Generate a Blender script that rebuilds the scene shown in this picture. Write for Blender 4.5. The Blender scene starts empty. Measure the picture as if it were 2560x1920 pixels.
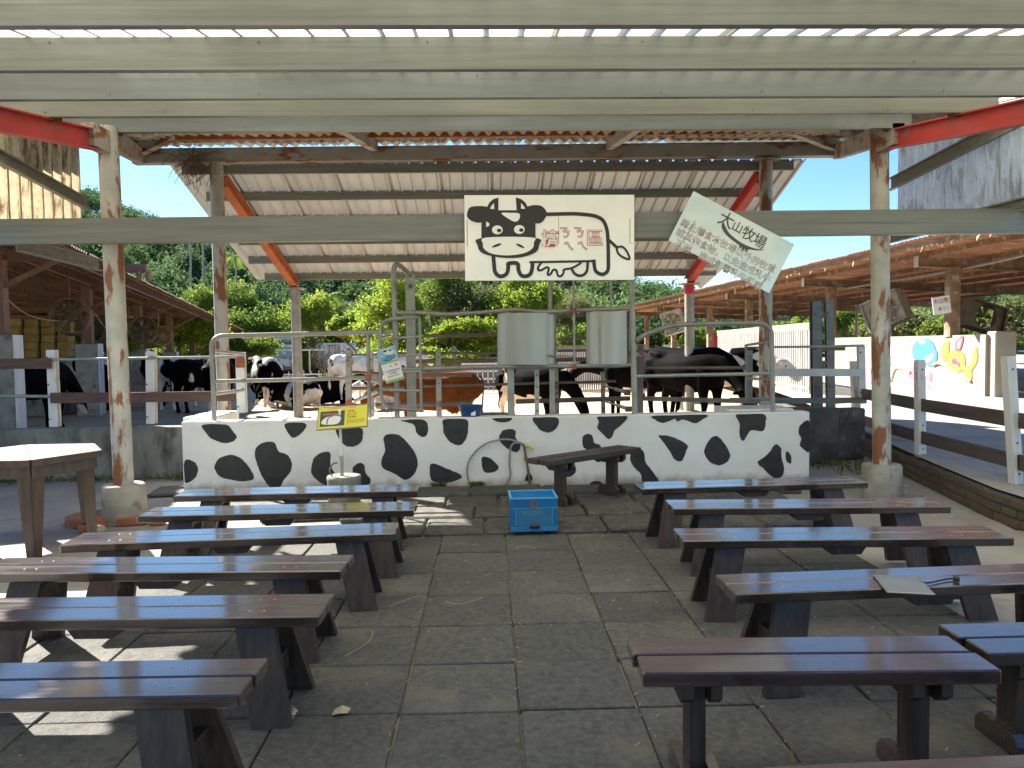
import bpy, bmesh, math, random
import numpy as np
from mathutils import Vector, Matrix, Euler
R = math.radians
random.seed(7)
sc = bpy.context.scene
C = sc.collection

# ------------------------------------------------------------------ camera
EYE = Vector((0, 0, 1.54)); FP = 1925.0
yaw, pitch, roll = R(1.70), R(2.86), R(0.78)
f0 = Vector((math.sin(yaw) * math.cos(pitch), math.cos(yaw) * math.cos(pitch), -math.sin(pitch)))
r0 = f0.cross(Vector((0, 0, 1))).normalized(); u0 = r0.cross(f0)
RT = r0 * math.cos(roll) - u0 * math.sin(roll)
UP = u0 * math.cos(roll) + r0 * math.sin(roll)
FW = f0
cam = bpy.data.objects.new('camera', bpy.data.cameras.new('camera')); C.objects.link(cam)
cam.matrix_world = Matrix(((RT.x, UP.x, -FW.x, EYE.x), (RT.y, UP.y, -FW.y, EYE.y), (RT.z, UP.z, -FW.z, EYE.z), (0, 0, 0, 1)))
cam.data.sensor_width = 36; cam.data.lens = 36 * FP / 2560; cam.data.clip_end = 2000; cam.data.clip_start = .05
sc.camera = cam
# ------------------------------------------------------------------ sky, sun, exposure
SUNV = Vector((-1.0, 0.95, 1.0)).normalized()
w = bpy.data.worlds.new('World'); sc.world = w; w.use_nodes = True
nt = w.node_tree
sky = nt.nodes.new('ShaderNodeTexSky'); sky.sky_type = 'NISHITA'; sky.sun_disc = False
sky.sun_elevation = math.asin(SUNV.z); sky.sun_rotation = math.atan2(SUNV.x, SUNV.y)
sky.air_density = 1.0; sky.dust_density = .1; sky.ozone_density = 4.0
bg = nt.nodes['Background']; bg.inputs[1].default_value = 0.055
hs = nt.nodes.new('ShaderNodeHueSaturation'); hs.inputs['Saturation'].default_value = 1.15; hs.inputs['Value'].default_value = .95
nt.links.new(sky.outputs[0], hs.inputs['Color']); nt.links.new(hs.outputs[0], bg.inputs[0])
sl = bpy.data.lights.new('sun', 'SUN'); sl.energy = 5.0; sl.angle = R(.53); sl.color = (1, .95, .86)
so = bpy.data.objects.new('sun', sl); C.objects.link(so)
so.rotation_euler = SUNV.to_track_quat('Z', 'Y').to_euler(); so.location = (-20, 20, 30)
sc.view_settings.view_transform = 'Standard'; sc.view_settings.look = 'None'
sc.view_settings.exposure = 2.2; sc.view_settings.gamma = 1; sc.view_settings.use_curve_mapping = False
sc.cycles.max_bounces = 8; sc.cycles.transparent_max_bounces = 8
sc.cycles.use_denoising = True

# ------------------------------------------------------------------ placing helpers (photo-plan measurements to metres)
def ray(px, py): return FW + RT * ((px - 1280) / FP) - UP * ((py - 960) / FP)
def atY(px, py, Y):
    d = ray(px, py); return EYE + d * (Y / d.y)
def atZ(px, py, z=0.0):
    d = ray(px, py); return EYE + d * ((z - EYE.z) / d.z)
def onP(px, py, o, n):
    d = ray(px, py); return EYE + d * ((o - EYE).dot(n) / d.dot(n))

# ------------------------------------------------------------------ materials
MATS = {}
def mat(name, c1, c2=None, scale=4, rough=.7, bump=0, metal=0, stretch=(1, 1, 1), detail=6, lo=.35, hi=.65, coat=0,
        c3=None, s3=2, lo3=.5, hi3=.6, transl=0, bscale=None, spec=.5, stretch3=None, wcoord=False, rvar=0, dirt=None, ovar=.12):
    if name in MATS: return MATS[name]
    m = bpy.data.materials.new(name); m.use_nodes = True; n = m.node_tree; L = n.links.new
    b = n.nodes['Principled BSDF']; out = n.nodes['Material Output']
    b.inputs['Roughness'].default_value = rough; b.inputs['Metallic'].default_value = metal
    b.inputs['Specular IOR Level'].default_value = spec
    if coat: b.inputs['Coat Weight'].default_value = coat; b.inputs['Coat Roughness'].default_value = .10; b.inputs['Coat IOR'].default_value = 1.75
    c1 = (*c1, 1)
    b.inputs['Base Color'].default_value = c1
    tc = n.nodes.new('ShaderNodeTexCoord'); oi = n.nodes.new('ShaderNodeObjectInfo')
    mul = n.nodes.new('ShaderNodeVectorMath'); mul.operation = 'MULTIPLY_ADD'
    cmb = n.nodes.new('ShaderNodeCombineXYZ')
    for i, k in enumerate((37.0, 53.0, 71.0)):
        mm = n.nodes.new('ShaderNodeMath'); mm.operation = 'MULTIPLY'; mm.inputs[1].default_value = k
        L(oi.outputs['Random'], mm.inputs[0]); L(mm.outputs[0], cmb.inputs[i])
    mul.inputs[1].default_value = (1, 1, 1)
    L(tc.outputs['Object'], mul.inputs[0])
    if not wcoord: L(cmb.outputs[0], mul.inputs[2])
    def noise(sc_, st, det=detail):
        mp = n.nodes.new('ShaderNodeMapping'); mp.inputs['Scale'].default_value = tuple(st); L(mul.outputs[0], mp.inputs[0])
        t = n.nodes.new('ShaderNodeTexNoise'); t.inputs['Scale'].default_value = sc_; t.inputs['Detail'].default_value = det
        t.inputs['Roughness'].default_value = .6
        L(mp.outputs[0], t.inputs[0]); return t.outputs[0]
    def ramp(src, lo_, hi_):
        r = n.nodes.new('ShaderNodeMapRange'); r.inputs[1].default_value = lo_; r.inputs[2].default_value = hi_; r.clamp = True
        L(src, r.inputs[0]); return r.outputs[0]
    col = None
    if c2 is not None:
        mx = n.nodes.new('ShaderNodeMix'); mx.data_type = 'RGBA'; mx.inputs[6].default_value = c1; mx.inputs[7].default_value = (*c2, 1)
        L(ramp(noise(scale, stretch), lo, hi), mx.inputs[0]); col = mx.outputs[2]
    if c3 is not None:
        mx = n.nodes.new('ShaderNodeMix'); mx.data_type = 'RGBA'; mx.inputs[6].default_value = c1; mx.inputs[7].default_value = (*c3, 1)
        if col: L(col, mx.inputs[6])
        L(ramp(noise(s3, stretch3 or stretch, 8), lo3, hi3), mx.inputs[0]); col = mx.outputs[2]
    if dirt:                                              # splashed mud near the foot, ragged upper edge
        sp = n.nodes.new('ShaderNodeSeparateXYZ'); L(tc.outputs['Object'], sp.inputs[0])
        ad = n.nodes.new('ShaderNodeMath'); ad.operation = 'MULTIPLY_ADD'; ad.inputs[1].default_value = -dirt[1] * 2.2; L(noise(7, (1, 1, .6), 8), ad.inputs[0]); L(sp.outputs[2], ad.inputs[2])
        rr = n.nodes.new('ShaderNodeMapRange'); rr.inputs[1].default_value = -dirt[1] * .9; rr.inputs[2].default_value = dirt[1] * .12; rr.inputs[3].default_value = .85; rr.inputs[4].default_value = 0; L(ad.outputs[0], rr.inputs[0])
        mx = n.nodes.new('ShaderNodeMix'); mx.data_type = 'RGBA'; mx.inputs[6].default_value = c1; mx.inputs[7].default_value = (*dirt[0], 1)
        if col: L(col, mx.inputs[6])
        L(rr.outputs[0], mx.inputs[0]); col = mx.outputs[2]
    if col and ovar:
        mr = n.nodes.new('ShaderNodeMapRange'); mr.inputs[3].default_value = 1 - ovar; mr.inputs[4].default_value = 1 + ovar; L(oi.outputs['Random'], mr.inputs[0])
        vm = n.nodes.new('ShaderNodeVectorMath'); vm.operation = 'SCALE'; L(col, vm.inputs[0]); L(mr.outputs[0], vm.inputs['Scale']); col = vm.outputs[0]
    if col: L(col, b.inputs['Base Color'])
    if rvar:
        rr = n.nodes.new('ShaderNodeMapRange'); rr.inputs[1].default_value = .3; rr.inputs[2].default_value = .7
        rr.inputs[3].default_value = max(.02, rough - rvar); rr.inputs[4].default_value = rough + rvar
        L(noise(scale * .7, stretch), rr.inputs[0]); L(rr.outputs[0], b.inputs['Roughness'])
    if bump:
        bp = n.nodes.new('ShaderNodeBump'); bp.inputs['Strength'].default_value = bump; bp.inputs['Distance'].default_value = .02
        L(noise(bscale or scale * 3, stretch), bp.inputs['Height']); L(bp.outputs[0], b.inputs['Normal'])
    if transl:
        t = n.nodes.new('ShaderNodeBsdfTranslucent'); t.inputs[0].default_value = c1
        if col: L(col, t.inputs[0])
        ms = n.nodes.new('ShaderNodeMixShader'); ms.inputs[0].default_value = transl
        L(b.outputs[0], ms.inputs[1]); L(t.outputs[0], ms.inputs[2]); L(ms.outputs[0], out.inputs[0])
    MATS[name] = m; return m

WOOD = mat('varnished_dark_wood', (.016, .009, .006), (.062, .033, .022), 3.2, .22, .13, stretch=(1, 24, 24), coat=1, rvar=.1, spec=.4, detail=10,
           c3=(.12, .085, .075), s3=1.6, lo3=.62, hi3=.85, bscale=9, ovar=.3)
WOODLEG = mat('dark_leg_wood', (.030, .018, .012), (.070, .043, .029), 2.2, .5, .3, stretch=(12, 12, 1), c3=(.12, .09, .07), s3=1.2, lo3=.62, hi3=.85)
WOODRED = mat('reddish_varnished_wood', (.034, .014, .010), (.085, .034, .025), 3.0, .22, .13, stretch=(1, 24, 24), coat=1, spec=.4, detail=10, c3=(.2, .12, .1), s3=1.3, lo3=.6, hi3=.8, rvar=.1)
WOODTAB = mat('weathered_table_wood', (.05, .03, .02), (.10, .062, .042), 2.2, .42, .3, stretch=(10, 10, 1), coat=.15)
WOODTOP = mat('table_top_wood', (.2, .13, .08), (.32, .22, .15), 2.2, .35, .2, stretch=(1, 12, 1), coat=.3)
PLANK = mat('brown_fence_board', (.13, .065, .045), (.07, .04, .03), 2, .7, .3, stretch=(1, 10, 10), c3=(.2, .13, .1), s3=3, lo3=.6, hi3=.75)
PLANKD = mat('dark_fence_board', (.06, .04, .032), (.1, .07, .055), 2, .65, .3, stretch=(6, 1, 10))
GALV = mat('galvanized_steel', (.175, .182, .163), (.125, .131, .120), 2.2, .42, .03, .2, stretch=(.5, 2, 5), c3=(.10, .105, .09), s3=2.5, lo3=.50, hi3=.72, rvar=.08, stretch3=(.25, 1, 16), detail=12)
GALV2 = mat('greenish_galvanized_steel', (.17, .172, .14), (.13, .134, .115), 2.2, .42, .03, .2, stretch=(.5, 2, 5), c3=(.11, .115, .09), s3=2.5, lo3=.50, hi3=.72, rvar=.08, stretch3=(.25, 1, 16), detail=12)
GALV3 = mat('bluish_galvanized_steel', (.135, .147, .142), (.10, .112, .108), 2.2, .42, .03, .25, stretch=(.5, 2, 5), c3=(.09, .10, .10), s3=2.5, lo3=.52, hi3=.72, rvar=.08, stretch3=(.25, 1, 16), detail=12)
GALVD = mat('weathered_dark_steel', (.16, .17, .15), (.24, .24, .2), 3, .5, .05, .2, stretch=(.5, 3, 6))
PIPE = mat('galvanized_pipe', (.36, .35, .31), (.26, .25, .22), 6, .42, .08, .3, c3=(.28, .17, .1), s3=7, lo3=.62, hi3=.7)
PIPED = mat('dark_rusty_pipe', (.1, .085, .07), (.17, .13, .1), 6, .6, .1, .1, c3=(.2, .09, .04), s3=4, lo3=.55, hi3=.7)
RUSTW = mat('rusty_white_column', (.44, .42, .37), (.32, .30, .26), 4, .55, .25, c3=(.20, .075, .03), s3=7, lo3=.51, hi3=.56, stretch3=(1, 1, .3), detail=10)
RUSTG = mat('rusty_grey_beam', (.33, .31, .27), (.26, .24, .21), 4, .6, .15, c3=(.19, .07, .03), s3=3, lo3=.54, hi3=.6, stretch3=(.6, 1, 2))
RED = mat('faded_red_paint', (.42, .035, .03), (.3, .03, .025), 3, .5, .1, c3=(.2, .1, .07), s3=3, lo3=.6, hi3=.68)
ORUST = mat('orange_rust', (.42, .12, .035), (.28, .075, .03), 5, .7, .3, stretch=(1, 1, 1), c3=(.35, .28, .2), s3=4, lo3=.62, hi3=.72)
CONC = mat('rough_concrete', (.36, .33, .28), (.24, .22, .18), 5, .9, .5, c3=(.12, .11, .08), s3=6, lo3=.55, hi3=.72)
CONCB = mat('stained_old_concrete', (.25, .24, .2), (.13, .125, .1), 3, .9, .5, c3=(.05, .05, .04), s3=4, lo3=.5, hi3=.68, stretch=(1, 1, .4), ovar=0)
CONCD = mat('black_stained_concrete', (.1, .095, .085), (.045, .045, .04), 4, .9, .5, c3=(.18, .17, .15), s3=9, lo3=.6, hi3=.7)
WPAINT = mat('white_wall_paint', (.80, .78, .73), (.72, .69, .62), 2.2, .75, .15, c3=(.52, .45, .34), s3=1.6, lo3=.62, hi3=.9, bscale=30, dirt=((.30, .24, .15), .10), ovar=0)
BPAINT = mat('black_wall_paint', (.016, .016, .015), (.03, .029, .027), 8, .55, .25)
WHITE = mat('chipped_white_paint', (.66, .65, .62), (.55, .53, .49), 4, .55, .1, c3=(.26, .2, .15), s3=6, lo3=.62, hi3=.7, stretch=(1, 1, .4))
WHITEC = mat('white_metal_sheet', (.62, .60, .56), (.56, .53, .48), 2, .45, .02, .1, transl=.12)
SOFFIT = mat('cream_roof_sheet', (.345, .335, .30), (.28, .272, .245), 2, .5, .02, .0, stretch=(3, .4, 1), transl=.10)
FRP = mat('translucent_roof_sheet', (.86, .83, .68), (.72, .68, .50), 2.5, .5, .1, c3=(.25, .19, .1), s3=2, lo3=.6, hi3=.8, stretch=(4, .6, 1), transl=.85)
GOLD = mat('dirty_sunlit_translucent_panel', (.60, .50, .34), (.42, .33, .20), 30, .5, .3, c3=(.12, .08, .05), s3=4, lo3=.50, hi3=.62, transl=.34, stretch=(1, 1.6, .7), stretch3=(1, 6, .8), detail=12)  # gold of sun shining through and rib shade put into colour, with grime
BLUEP = mat('grimy_skylit_pale_panel', (.74, .78, .82), (.58, .62, .66), 9, .5, .3, c3=(.34, .35, .36), s3=4, lo3=.49, hi3=.62, transl=.5, stretch=(1, 1.6, .5), stretch3=(1, 6, .9), detail=12)  # skylight blue and dark groove shading are in this colour beside real grime
STEEL = mat('stainless_sheet', (.40, .375, .33), (.35, .33, .29), 3, .33, .04, .9, stretch=(1, 1, .15), rvar=.05)
SANDM = mat('sandy_yard', (.50, .37, .22), (.36, .26, .16), .35, .95, .5, c3=(.13, .10, .07), s3=.9, lo3=.56, hi3=.68, bscale=14, wcoord=True)
CONCF = mat('worn_concrete_floor', (.34, .31, .26), (.24, .22, .19), 1.2, .85, .3, c3=(.14, .13, .11), s3=2.2, lo3=.58, hi3=.75, bscale=60, wcoord=True)
ROADM = mat('grey_lane_surface', (.36, .335, .29), (.27, .255, .225), 1.4, .9, .4, c3=(.12, .13, .09), s3=.8, lo3=.55, hi3=.75, bscale=50, wcoord=True)
TILE = mat('rubber_tile', (.115, .110, .098), (.045, .043, .039), 30, .85, .7, c3=(.155, .143, .108), s3=2.2, lo3=.50, hi3=.80, bscale=90, detail=12, lo=.3, hi=.7)
SLAB = mat('raised_rubber_slab', (.105, .098, .080), (.045, .042, .036), 12, .8, .6, c3=(.17, .15, .11), s3=2.2, lo3=.58, hi3=.8, bscale=60)
BRICK = mat('mossy_dark_brick', (.13, .06, .04), (.09, .075, .045), 6, .9, .5, c3=(.05, .07, .025), s3=5, lo3=.5, hi3=.7)
BRICKO = mat('orange_brick', (.36, .13, .065), (.26, .10, .05), 6, .9, .4, c3=(.5, .4, .3), s3=8, lo3=.62, hi3=.7)
BLACK = mat('black_print', (.012, .012, .012), rough=.5)
DARKGREY = mat('dark_grey_print', (.06, .06, .06), rough=.5)
SIGNW = mat('white_sign_board', (.76, .75, .71), (.69, .68, .63), 3, .4, .02, c3=(.45, .38, .28), s3=2.5, lo3=.68, hi3=.85)
SIGNP = mat('white_print', (.75, .74, .70), rough=.45)
SIGNR = mat('red_print', (.4, .06, .04), rough=.5)
SIGNPK = mat('pink_print', (.75, .3, .25), rough=.5)
SIGNT = mat('teal_white_banner', (.42, .58, .62), (.62, .66, .62), 1.6, .28, .03, coat=.5)
YEL = mat('yellow_sign', (.72, .62, .03), (.66, .56, .04), 3, .4)
GREENP = mat('green_print', (.3, .45, .1), rough=.5)
BLUEPR = mat('sky_blue_print', (.1, .38, .55), (.5, .65, .7), 12, .4)
CRATE = mat('blue_plastic', (.008, .13, .33), (.012, .17, .38), 6, .35, .02)
CRATED = mat('deep_blue_plastic', (.012, .07, .22), rough=.35)
RUBBER = mat('black_rubber', (.02, .02, .02), rough=.5)
HOSE = mat('grey_hose', (.27, .26, .24), (.2, .2, .18), 20, .4)
YELPL = mat('yellow_plastic', (.7, .52, .02), rough=.4)
HAY = mat('golden_straw', (.52, .34, .10), (.34, .2, .05), 14, .9, .8, stretch=(.4, .4, 3))
STRAW = mat('pale_straw', (.40, .34, .22), rough=.8)
NEST = mat('dry_twigs', (.16, .10, .06), rough=.9)
BROWNST = mat('brown_painted_steel', (.22, .105, .06), (.15, .075, .045), 5, .6, .2, c3=(.3, .2, .12), s3=5, lo3=.62, hi3=.7)
TANST = mat('rusty_tan_steel', (.30, .19, .105), (.19, .105, .055), 4, .65, .2, c3=(.45, .38, .27), s3=5, lo3=.56, hi3=.66)
SHEDRF = mat('brown_shed_roof', (.20, .12, .08), (.13, .08, .06), 2, .7, .2, stretch=(1, 4, 1), c3=(.3, .2, .13), s3=4, lo3=.6, hi3=.7)
ORRF = mat('orange_shed_roof', (.28, .125, .065), (.19, .09, .05), 2, .65, .2, stretch=(1, 4, 1), c3=(.5, .4, .28), s3=4, lo3=.6, hi3=.7, transl=.10)
SCRAP = mat('torn_insulation', (.6, .42, .2), (.4, .25, .1), 8, .8, transl=.3)
FANM = mat('rusty_fan_housing', (.10, .065, .035), (.2, .12, .06), 6, .6, .1)
FANO = mat('ochre_fan_housing', (.35, .2, .06), (.22, .12, .05), 6, .6, .1)
FANW = mat('grimy_white_fan', (.42, .37, .29), (.25, .2, .14), 6, .6, .1)
TRUCKW = mat('white_vehicle_paint', (.75, .76, .76), (.66, .66, .65), 2, .3, 0, coat=.4)
GLASS = mat('dark_window_glass', (.03, .045, .05), rough=.08, spec=.8)
REDPT = mat('bright_red_paint', (.55, .02, .03), rough=.5)
TWINE = mat('red_rope', (.3, .03, .05), rough=.8)
BARK = mat('tree_bark', (.12, .085, .055), (.2, .15, .1), 6, .9, .4, stretch=(4, 4, 1))
BARKP = mat('pale_bark', (.38, .36, .30), (.28, .26, .2), 6, .9, .3)
HILLM = mat('hillside_undergrowth', (.025, .045, .016), (.05, .075, .02), .3, .95, .4, wcoord=True)
GRASSM = mat('grass_blade', (.10, .16, .03), (.2, .22, .06), 3, .8, transl=.3)

def leafmat(name, a, b, transl=.4, sc_=.6):
    return mat(name, a, b, sc_, .7, transl=transl, lo=.35, hi=.65, detail=3, spec=.15)
LEAF_L = leafmat('bright_green_leaves', (.20, .29, .03), (.31, .38, .05), .55)
LEAF_M = leafmat('mid_green_leaves', (.11, .19, .03), (.20, .26, .045), .5)
LEAF_Y = leafmat('yellow_green_leaves', (.32, .36, .05), (.18, .27, .04), .55)
LEAF_O = leafmat('olive_leaves', (.13, .145, .05), (.19, .2, .07), .4)
LEAF_D = mat('hill_forest_leaves', (.045, .095, .04), (.14, .20, .07), .14, .85, spec=.08, transl=.35, lo=.42, hi=.6, detail=4, c3=(.15, .16, .05), s3=.11, lo3=.6, hi3=.68, wcoord=True)

# ------------------------------------------------------------------ mesh builder
MW = {}
def wm(o): return MW.get(o.name, Matrix.Identity(4)) if o else Matrix.Identity(4)
def setM(o, M, parent=None):
    MW[o.name] = M
    if parent is None: o.matrix_world = M
    else: o.matrix_local = wm(parent).inverted() @ M
def ortho(d, hint=None):
    d = d.normalized(); h = Vector(hint) if hint else (Vector((0, 0, 1)) if abs(d.z) < .95 else Vector((0, 1, 0)))
    a = d.cross(h).normalized(); return a, a.cross(d).normalized()    # side, up
class MB:
    def __init__(s): s.v = []; s.f = []; s.sm = []
    def add(s, vs, fs, smooth=False):
        n = len(s.v); s.v += [tuple(v) for v in vs]
        for f in fs: s.f.append(tuple(i + n for i in f)); s.sm.append(smooth)
        return s
    def box(s, c, sz, rz=0, M=None):
        hx, hy, hz = sz[0] / 2, sz[1] / 2, sz[2] / 2
        vs = [Vector((x * hx, y * hy, z * hz)) for z in (-1, 1) for y in (-1, 1) for x in (-1, 1)]
        T = M if M is not None else Matrix.Translation(Vector(c)) @ Matrix.Rotation(rz, 4, 'Z')
        return s.add([T @ v for v in vs], [(0, 2, 3, 1), (4, 5, 7, 6), (0, 1, 5, 4), (2, 6, 7, 3), (0, 4, 6, 2), (1, 3, 7, 5)])
    def b2(s, lo, hi): return s.box([(a + b) / 2 for a, b in zip(lo, hi)], [b - a for a, b in zip(lo, hi)])
    def cbox(s, c, sz, ch=.006, M=None, rz=0):            # chamfered box
        h = [q / 2 for q in sz]; ch = min(ch, min(h) * .8)
        T = M if M is not None else Matrix.Translation(Vector(c)) @ Matrix.Rotation(rz, 4, 'Z')
        vs = []
        for z in (-1, 1):
            for y in (-1, 1):
                for x in (-1, 1):
                    vs += [(x * h[0], y * (h[1] - ch), z * (h[2] - ch)), (x * (h[0] - ch), y * h[1], z * (h[2] - ch)), (x * (h[0] - ch), y * (h[1] - ch), z * h[2])]
        I = lambda x, y, z, k: ((z > 0) * 4 + (y > 0) * 2 + (x > 0)) * 3 + k
        fs = []
        for q in (-1, 1):
            a = [I(q, -1, -1, 0), I(q, 1, -1, 0), I(q, 1, 1, 0), I(q, -1, 1, 0)]; fs.append(a if q > 0 else a[::-1])
            a = [I(-1, q, -1, 1), I(-1, q, 1, 1), I(1, q, 1, 1), I(1, q, -1, 1)]; fs.append(a if q > 0 else a[::-1])
            a = [I(-1, -1, q, 2), I(1, -1, q, 2), I(1, 1, q, 2), I(-1, 1, q, 2)]; fs.append(a if q > 0 else a[::-1])
        for x in (-1, 1):
            for y in (-1, 1): fs.append((I(x, y, -1, 0), I(x, y, 1, 0), I(x, y, 1, 1), I(x, y, -1, 1)))
            for z in (-1, 1): fs.append((I(x, -1, z, 0), I(x, 1, z, 0), I(x, 1, z, 2), I(x, -1, z, 2)))
        for y in (-1, 1):
            for z in (-1, 1): fs.append((I(-1, y, z, 1), I(1, y, z, 1), I(1, y, z, 2), I(-1, y, z, 2)))
        for x in (-1, 1):
            for y in (-1, 1):
                for z in (-1, 1): fs.append((I(x, y, z, 0), I(x, y, z, 1), I(x, y, z, 2)))
        return s.add([T @ Vector(v) for v in vs], fs)
    def bar(s, p0, p1, w, h, hint=None, ch=0):            # beam of width w (side) and height h (up) from p0 to p1
        p0, p1 = Vector(p0), Vector(p1); d = p1 - p0; a, u = ortho(d, hint); dn = d.normalized()
        M = Matrix(((dn.x, a.x, u.x, 0), (dn.y, a.y, u.y, 0), (dn.z, a.z, u.z, 0), (0, 0, 0, 1)))
        M = Matrix.Translation((p0 + p1) / 2) @ M
        return s.cbox(None, (d.length, w, h), ch, M) if ch else s.box(None, (d.length, w, h), 0, M)
    def sweep(s, p0, p1, prof, hint=None):                 # closed profile (side, up) swept p0->p1
        p0, p1 = Vector(p0), Vector(p1); a, u = ortho(p1 - p0, hint); n = len(prof)
        vs = [p + a * q[0] + u * q[1] for p in (p0, p1) for q in prof]
        fs = [(i, (i + 1) % n, n + (i + 1) % n, n + i) for i in range(n)] + [tuple(range(n))[::-1], tuple(range(n, 2 * n))]
        return s.add(vs, fs)
    def cchan(s, p0, p1, h, fl, t=.006, hint=None, flip=1):  # C channel hanging below the line p0-p1; web on the -side
        P = [(0, 0), (fl, 0), (fl, -t * 3), (fl - t, -t * 3), (fl - t, -t), (t, -t), (t, -h + t), (fl - t, -h + t), (fl - t, -h + 3 * t), (fl, -h + 3 * t), (fl, -h), (0, -h)]
        return s.sweep(p0, p1, [(flip * x, y) for x, y in P], hint)
    def ibeam(s, p0, p1, w, h, t=.012, hint=None):
        P = [(-w / 2, -h / 2), (w / 2, -h / 2), (w / 2, -h / 2 + t), (t / 2, -h / 2 + t), (t / 2, h / 2 - t), (w / 2, h / 2 - t), (w / 2, h / 2), (-w / 2, h / 2), (-w / 2, h / 2 - t), (-t / 2, h / 2 - t), (-t / 2, -h / 2 + t), (-w / 2, -h / 2 + t)]
        return s.sweep(p0, p1, P, hint)
    def tube(s, pts, r, n=10, cap=True):
        pts = [Vector(p) for p in pts]; rs = r if isinstance(r, (list, tuple)) else [r] * len(pts)
        base = len(s.v); a = None; vs = []; fs = []
        for i, p in enumerate(pts):
            d = (pts[min(i + 1, len(pts) - 1)] - pts[max(i - 1, 0)]).normalized()
            if a is None: a, _ = ortho(d)
            else:
                a = (a - d * a.dot(d)); a = a.normalized() if a.length > 1e-6 else ortho(d)[0]
            b = d.cross(a)
            for k in range(n):
                t = 2 * math.pi * k / n; vs.append(p + (a * math.cos(t) + b * math.sin(t)) * rs[i])
        for i in range(len(pts) - 1):
            for k in range(n):
                fs.append((i * n + k, i * n + (k + 1) % n, (i + 1) * n + (k + 1) % n, (i + 1) * n + k))
        s.add(vs, fs, True)
        if cap: s.add([vs[k] for k in range(n)], [tuple(range(n))[::-1]]); s.add(vs[-n:], [tuple(range(n))])
        return s
    def lathe(s, c, prof, n=24):                           # prof: (r, z)
        vs = [Vector(c) + Vector((r * math.cos(2 * math.pi * k / n), r * math.sin(2 * math.pi * k / n), z)) for r, z in prof for k in range(n)]
        fs = [(i * n + k, i * n + (k + 1) % n, (i + 1) * n + (k + 1) % n, (i + 1) * n + k) for i in range(len(prof) - 1) for k in range(n)]
        s.add(vs, fs, True); s.add(vs[-n:], [tuple(range(n))]); return s.add(vs[:n], [tuple(range(n))[::-1]])
    def prism(s, pts, nrm, t):                             # polygon of 3D points extruded by t along nrm
        nrm = Vector(nrm); n = len(pts); P = [Vector(p) for p in pts]
        return s.add(P + [p + nrm * t for p in P], [tuple(range(n)), tuple(range(n, 2 * n))[::-1]] + [(i, (i + 1) % n, n + (i + 1) % n, n + i) for i in range(n)])
    def build(s, name, m, parent=None, world=True, label=None):
        me = bpy.data.meshes.new(name)
        vs = s.v
        if world and parent is not None:
            inv = wm(parent).inverted(); vs = [tuple(inv @ Vector(v)) for v in vs]
        elif parent is None and world and vs:
            pass
        me.from_pydata(vs, [], s.f); me.update()
        if any(s.sm): me.polygons.foreach_set('use_smooth', s.sm)
        me.materials.append(m)
        o = bpy.data.objects.new(name, me); C.objects.link(o)
        if parent is not None:
            o.parent = parent; MW[o.name] = wm(parent).copy()
        else: MW[o.name] = Matrix.Identity(4)
        if label: o['label'] = label
        return o
def tag(o, label, cat, group=None, kind=None):
    if label: o['label'] = label
    if cat: o['category'] = cat
    if group: o['group'] = group
    if kind: o['kind'] = kind
    return o
def thing(name, label, cat, loc=(0, 0, 0), rz=0, group=None, M=None):
    o = bpy.data.objects.new(name, None); C.objects.link(o); o.empty_display_size = .2
    setM(o, M if M is not None else Matrix.Translation(Vector(loc)) @ Matrix.Rotation(rz, 4, 'Z'))
    return tag(o, label, cat, group)
def single(mb, name, m, label, cat, loc, group=None):      # thing that is one mesh, origin moved to loc
    mb.v = [tuple(Vector(v) - Vector(loc)) for v in mb.v]
    o = mb.build(name, m, None, world=False); setM(o, Matrix.Translation(Vector(loc))); return tag(o, label, cat, group)
def copy_tree(o, M, parent=None):
    c = o.copy(); C.objects.link(c)
    if parent is None: setM(c, M)
    else: c.parent = parent; c.matrix_local = o.matrix_local.copy()
    for ch in list(o.children): copy_tree(ch, None, c)
    return c
def struct(name, mb, m):
    o = mb.build(name, m); o['kind'] = 'structure'; return o
def catmull(pts, closed=True, k=6):
    pts = [Vector(p) for p in pts]; n = len(pts); out = []
    for i in range(n if closed else n - 1):
        g = (lambda j: pts[j % n]) if closed else (lambda j: pts[max(0, min(n - 1, j))])
        p0, p1, p2, p3 = g(i - 1), g(i), g(i + 1), g(i + 2)
        for q in range(k):
            t = q / k
            out.append(.5 * ((2 * p1) + (p2 - p0) * t + (2 * p0 - 5 * p1 + 4 * p2 - p3) * t * t + (3 * p1 - p0 - 3 * p2 + p3) * t ** 3))
    if not closed: out.append(pts[-1])
    return out
_tc = bpy.data.curves.new('t', 'FONT'); _to = bpy.data.objects.new('t', _tc); C.objects.link(_to)
def text(name, body, size, M, m, parent, off=0.0, center=True, ext=0.0004, sx=1, spacing=1, lines=1):
    _tc.body = body; _tc.size = size; _tc.offset = off; _tc.extrude = ext; _tc.align_x = 'CENTER' if center else 'LEFT'
    _tc.align_y = 'CENTER' if center else 'TOP_BASELINE'; _tc.space_character = spacing; _tc.space_line = lines; _tc.resolution_u = 3
    bpy.context.view_layer.update()
    me = bpy.data.meshes.new_from_object(_to.evaluated_get(bpy.context.evaluated_depsgraph_get()))
    me.transform(Matrix.Diagonal((sx, 1, 1, 1))); me.materials.clear(); me.materials.append(m); me.name = name
    o = bpy.data.objects.new(name, me); C.objects.link(o); o.parent = parent; o.matrix_local = M
    return o
def T3(x, y, z=0, rz=0): return Matrix.Translation((x, y, z)) @ Matrix.Rotation(rz, 4, 'Z')
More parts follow.
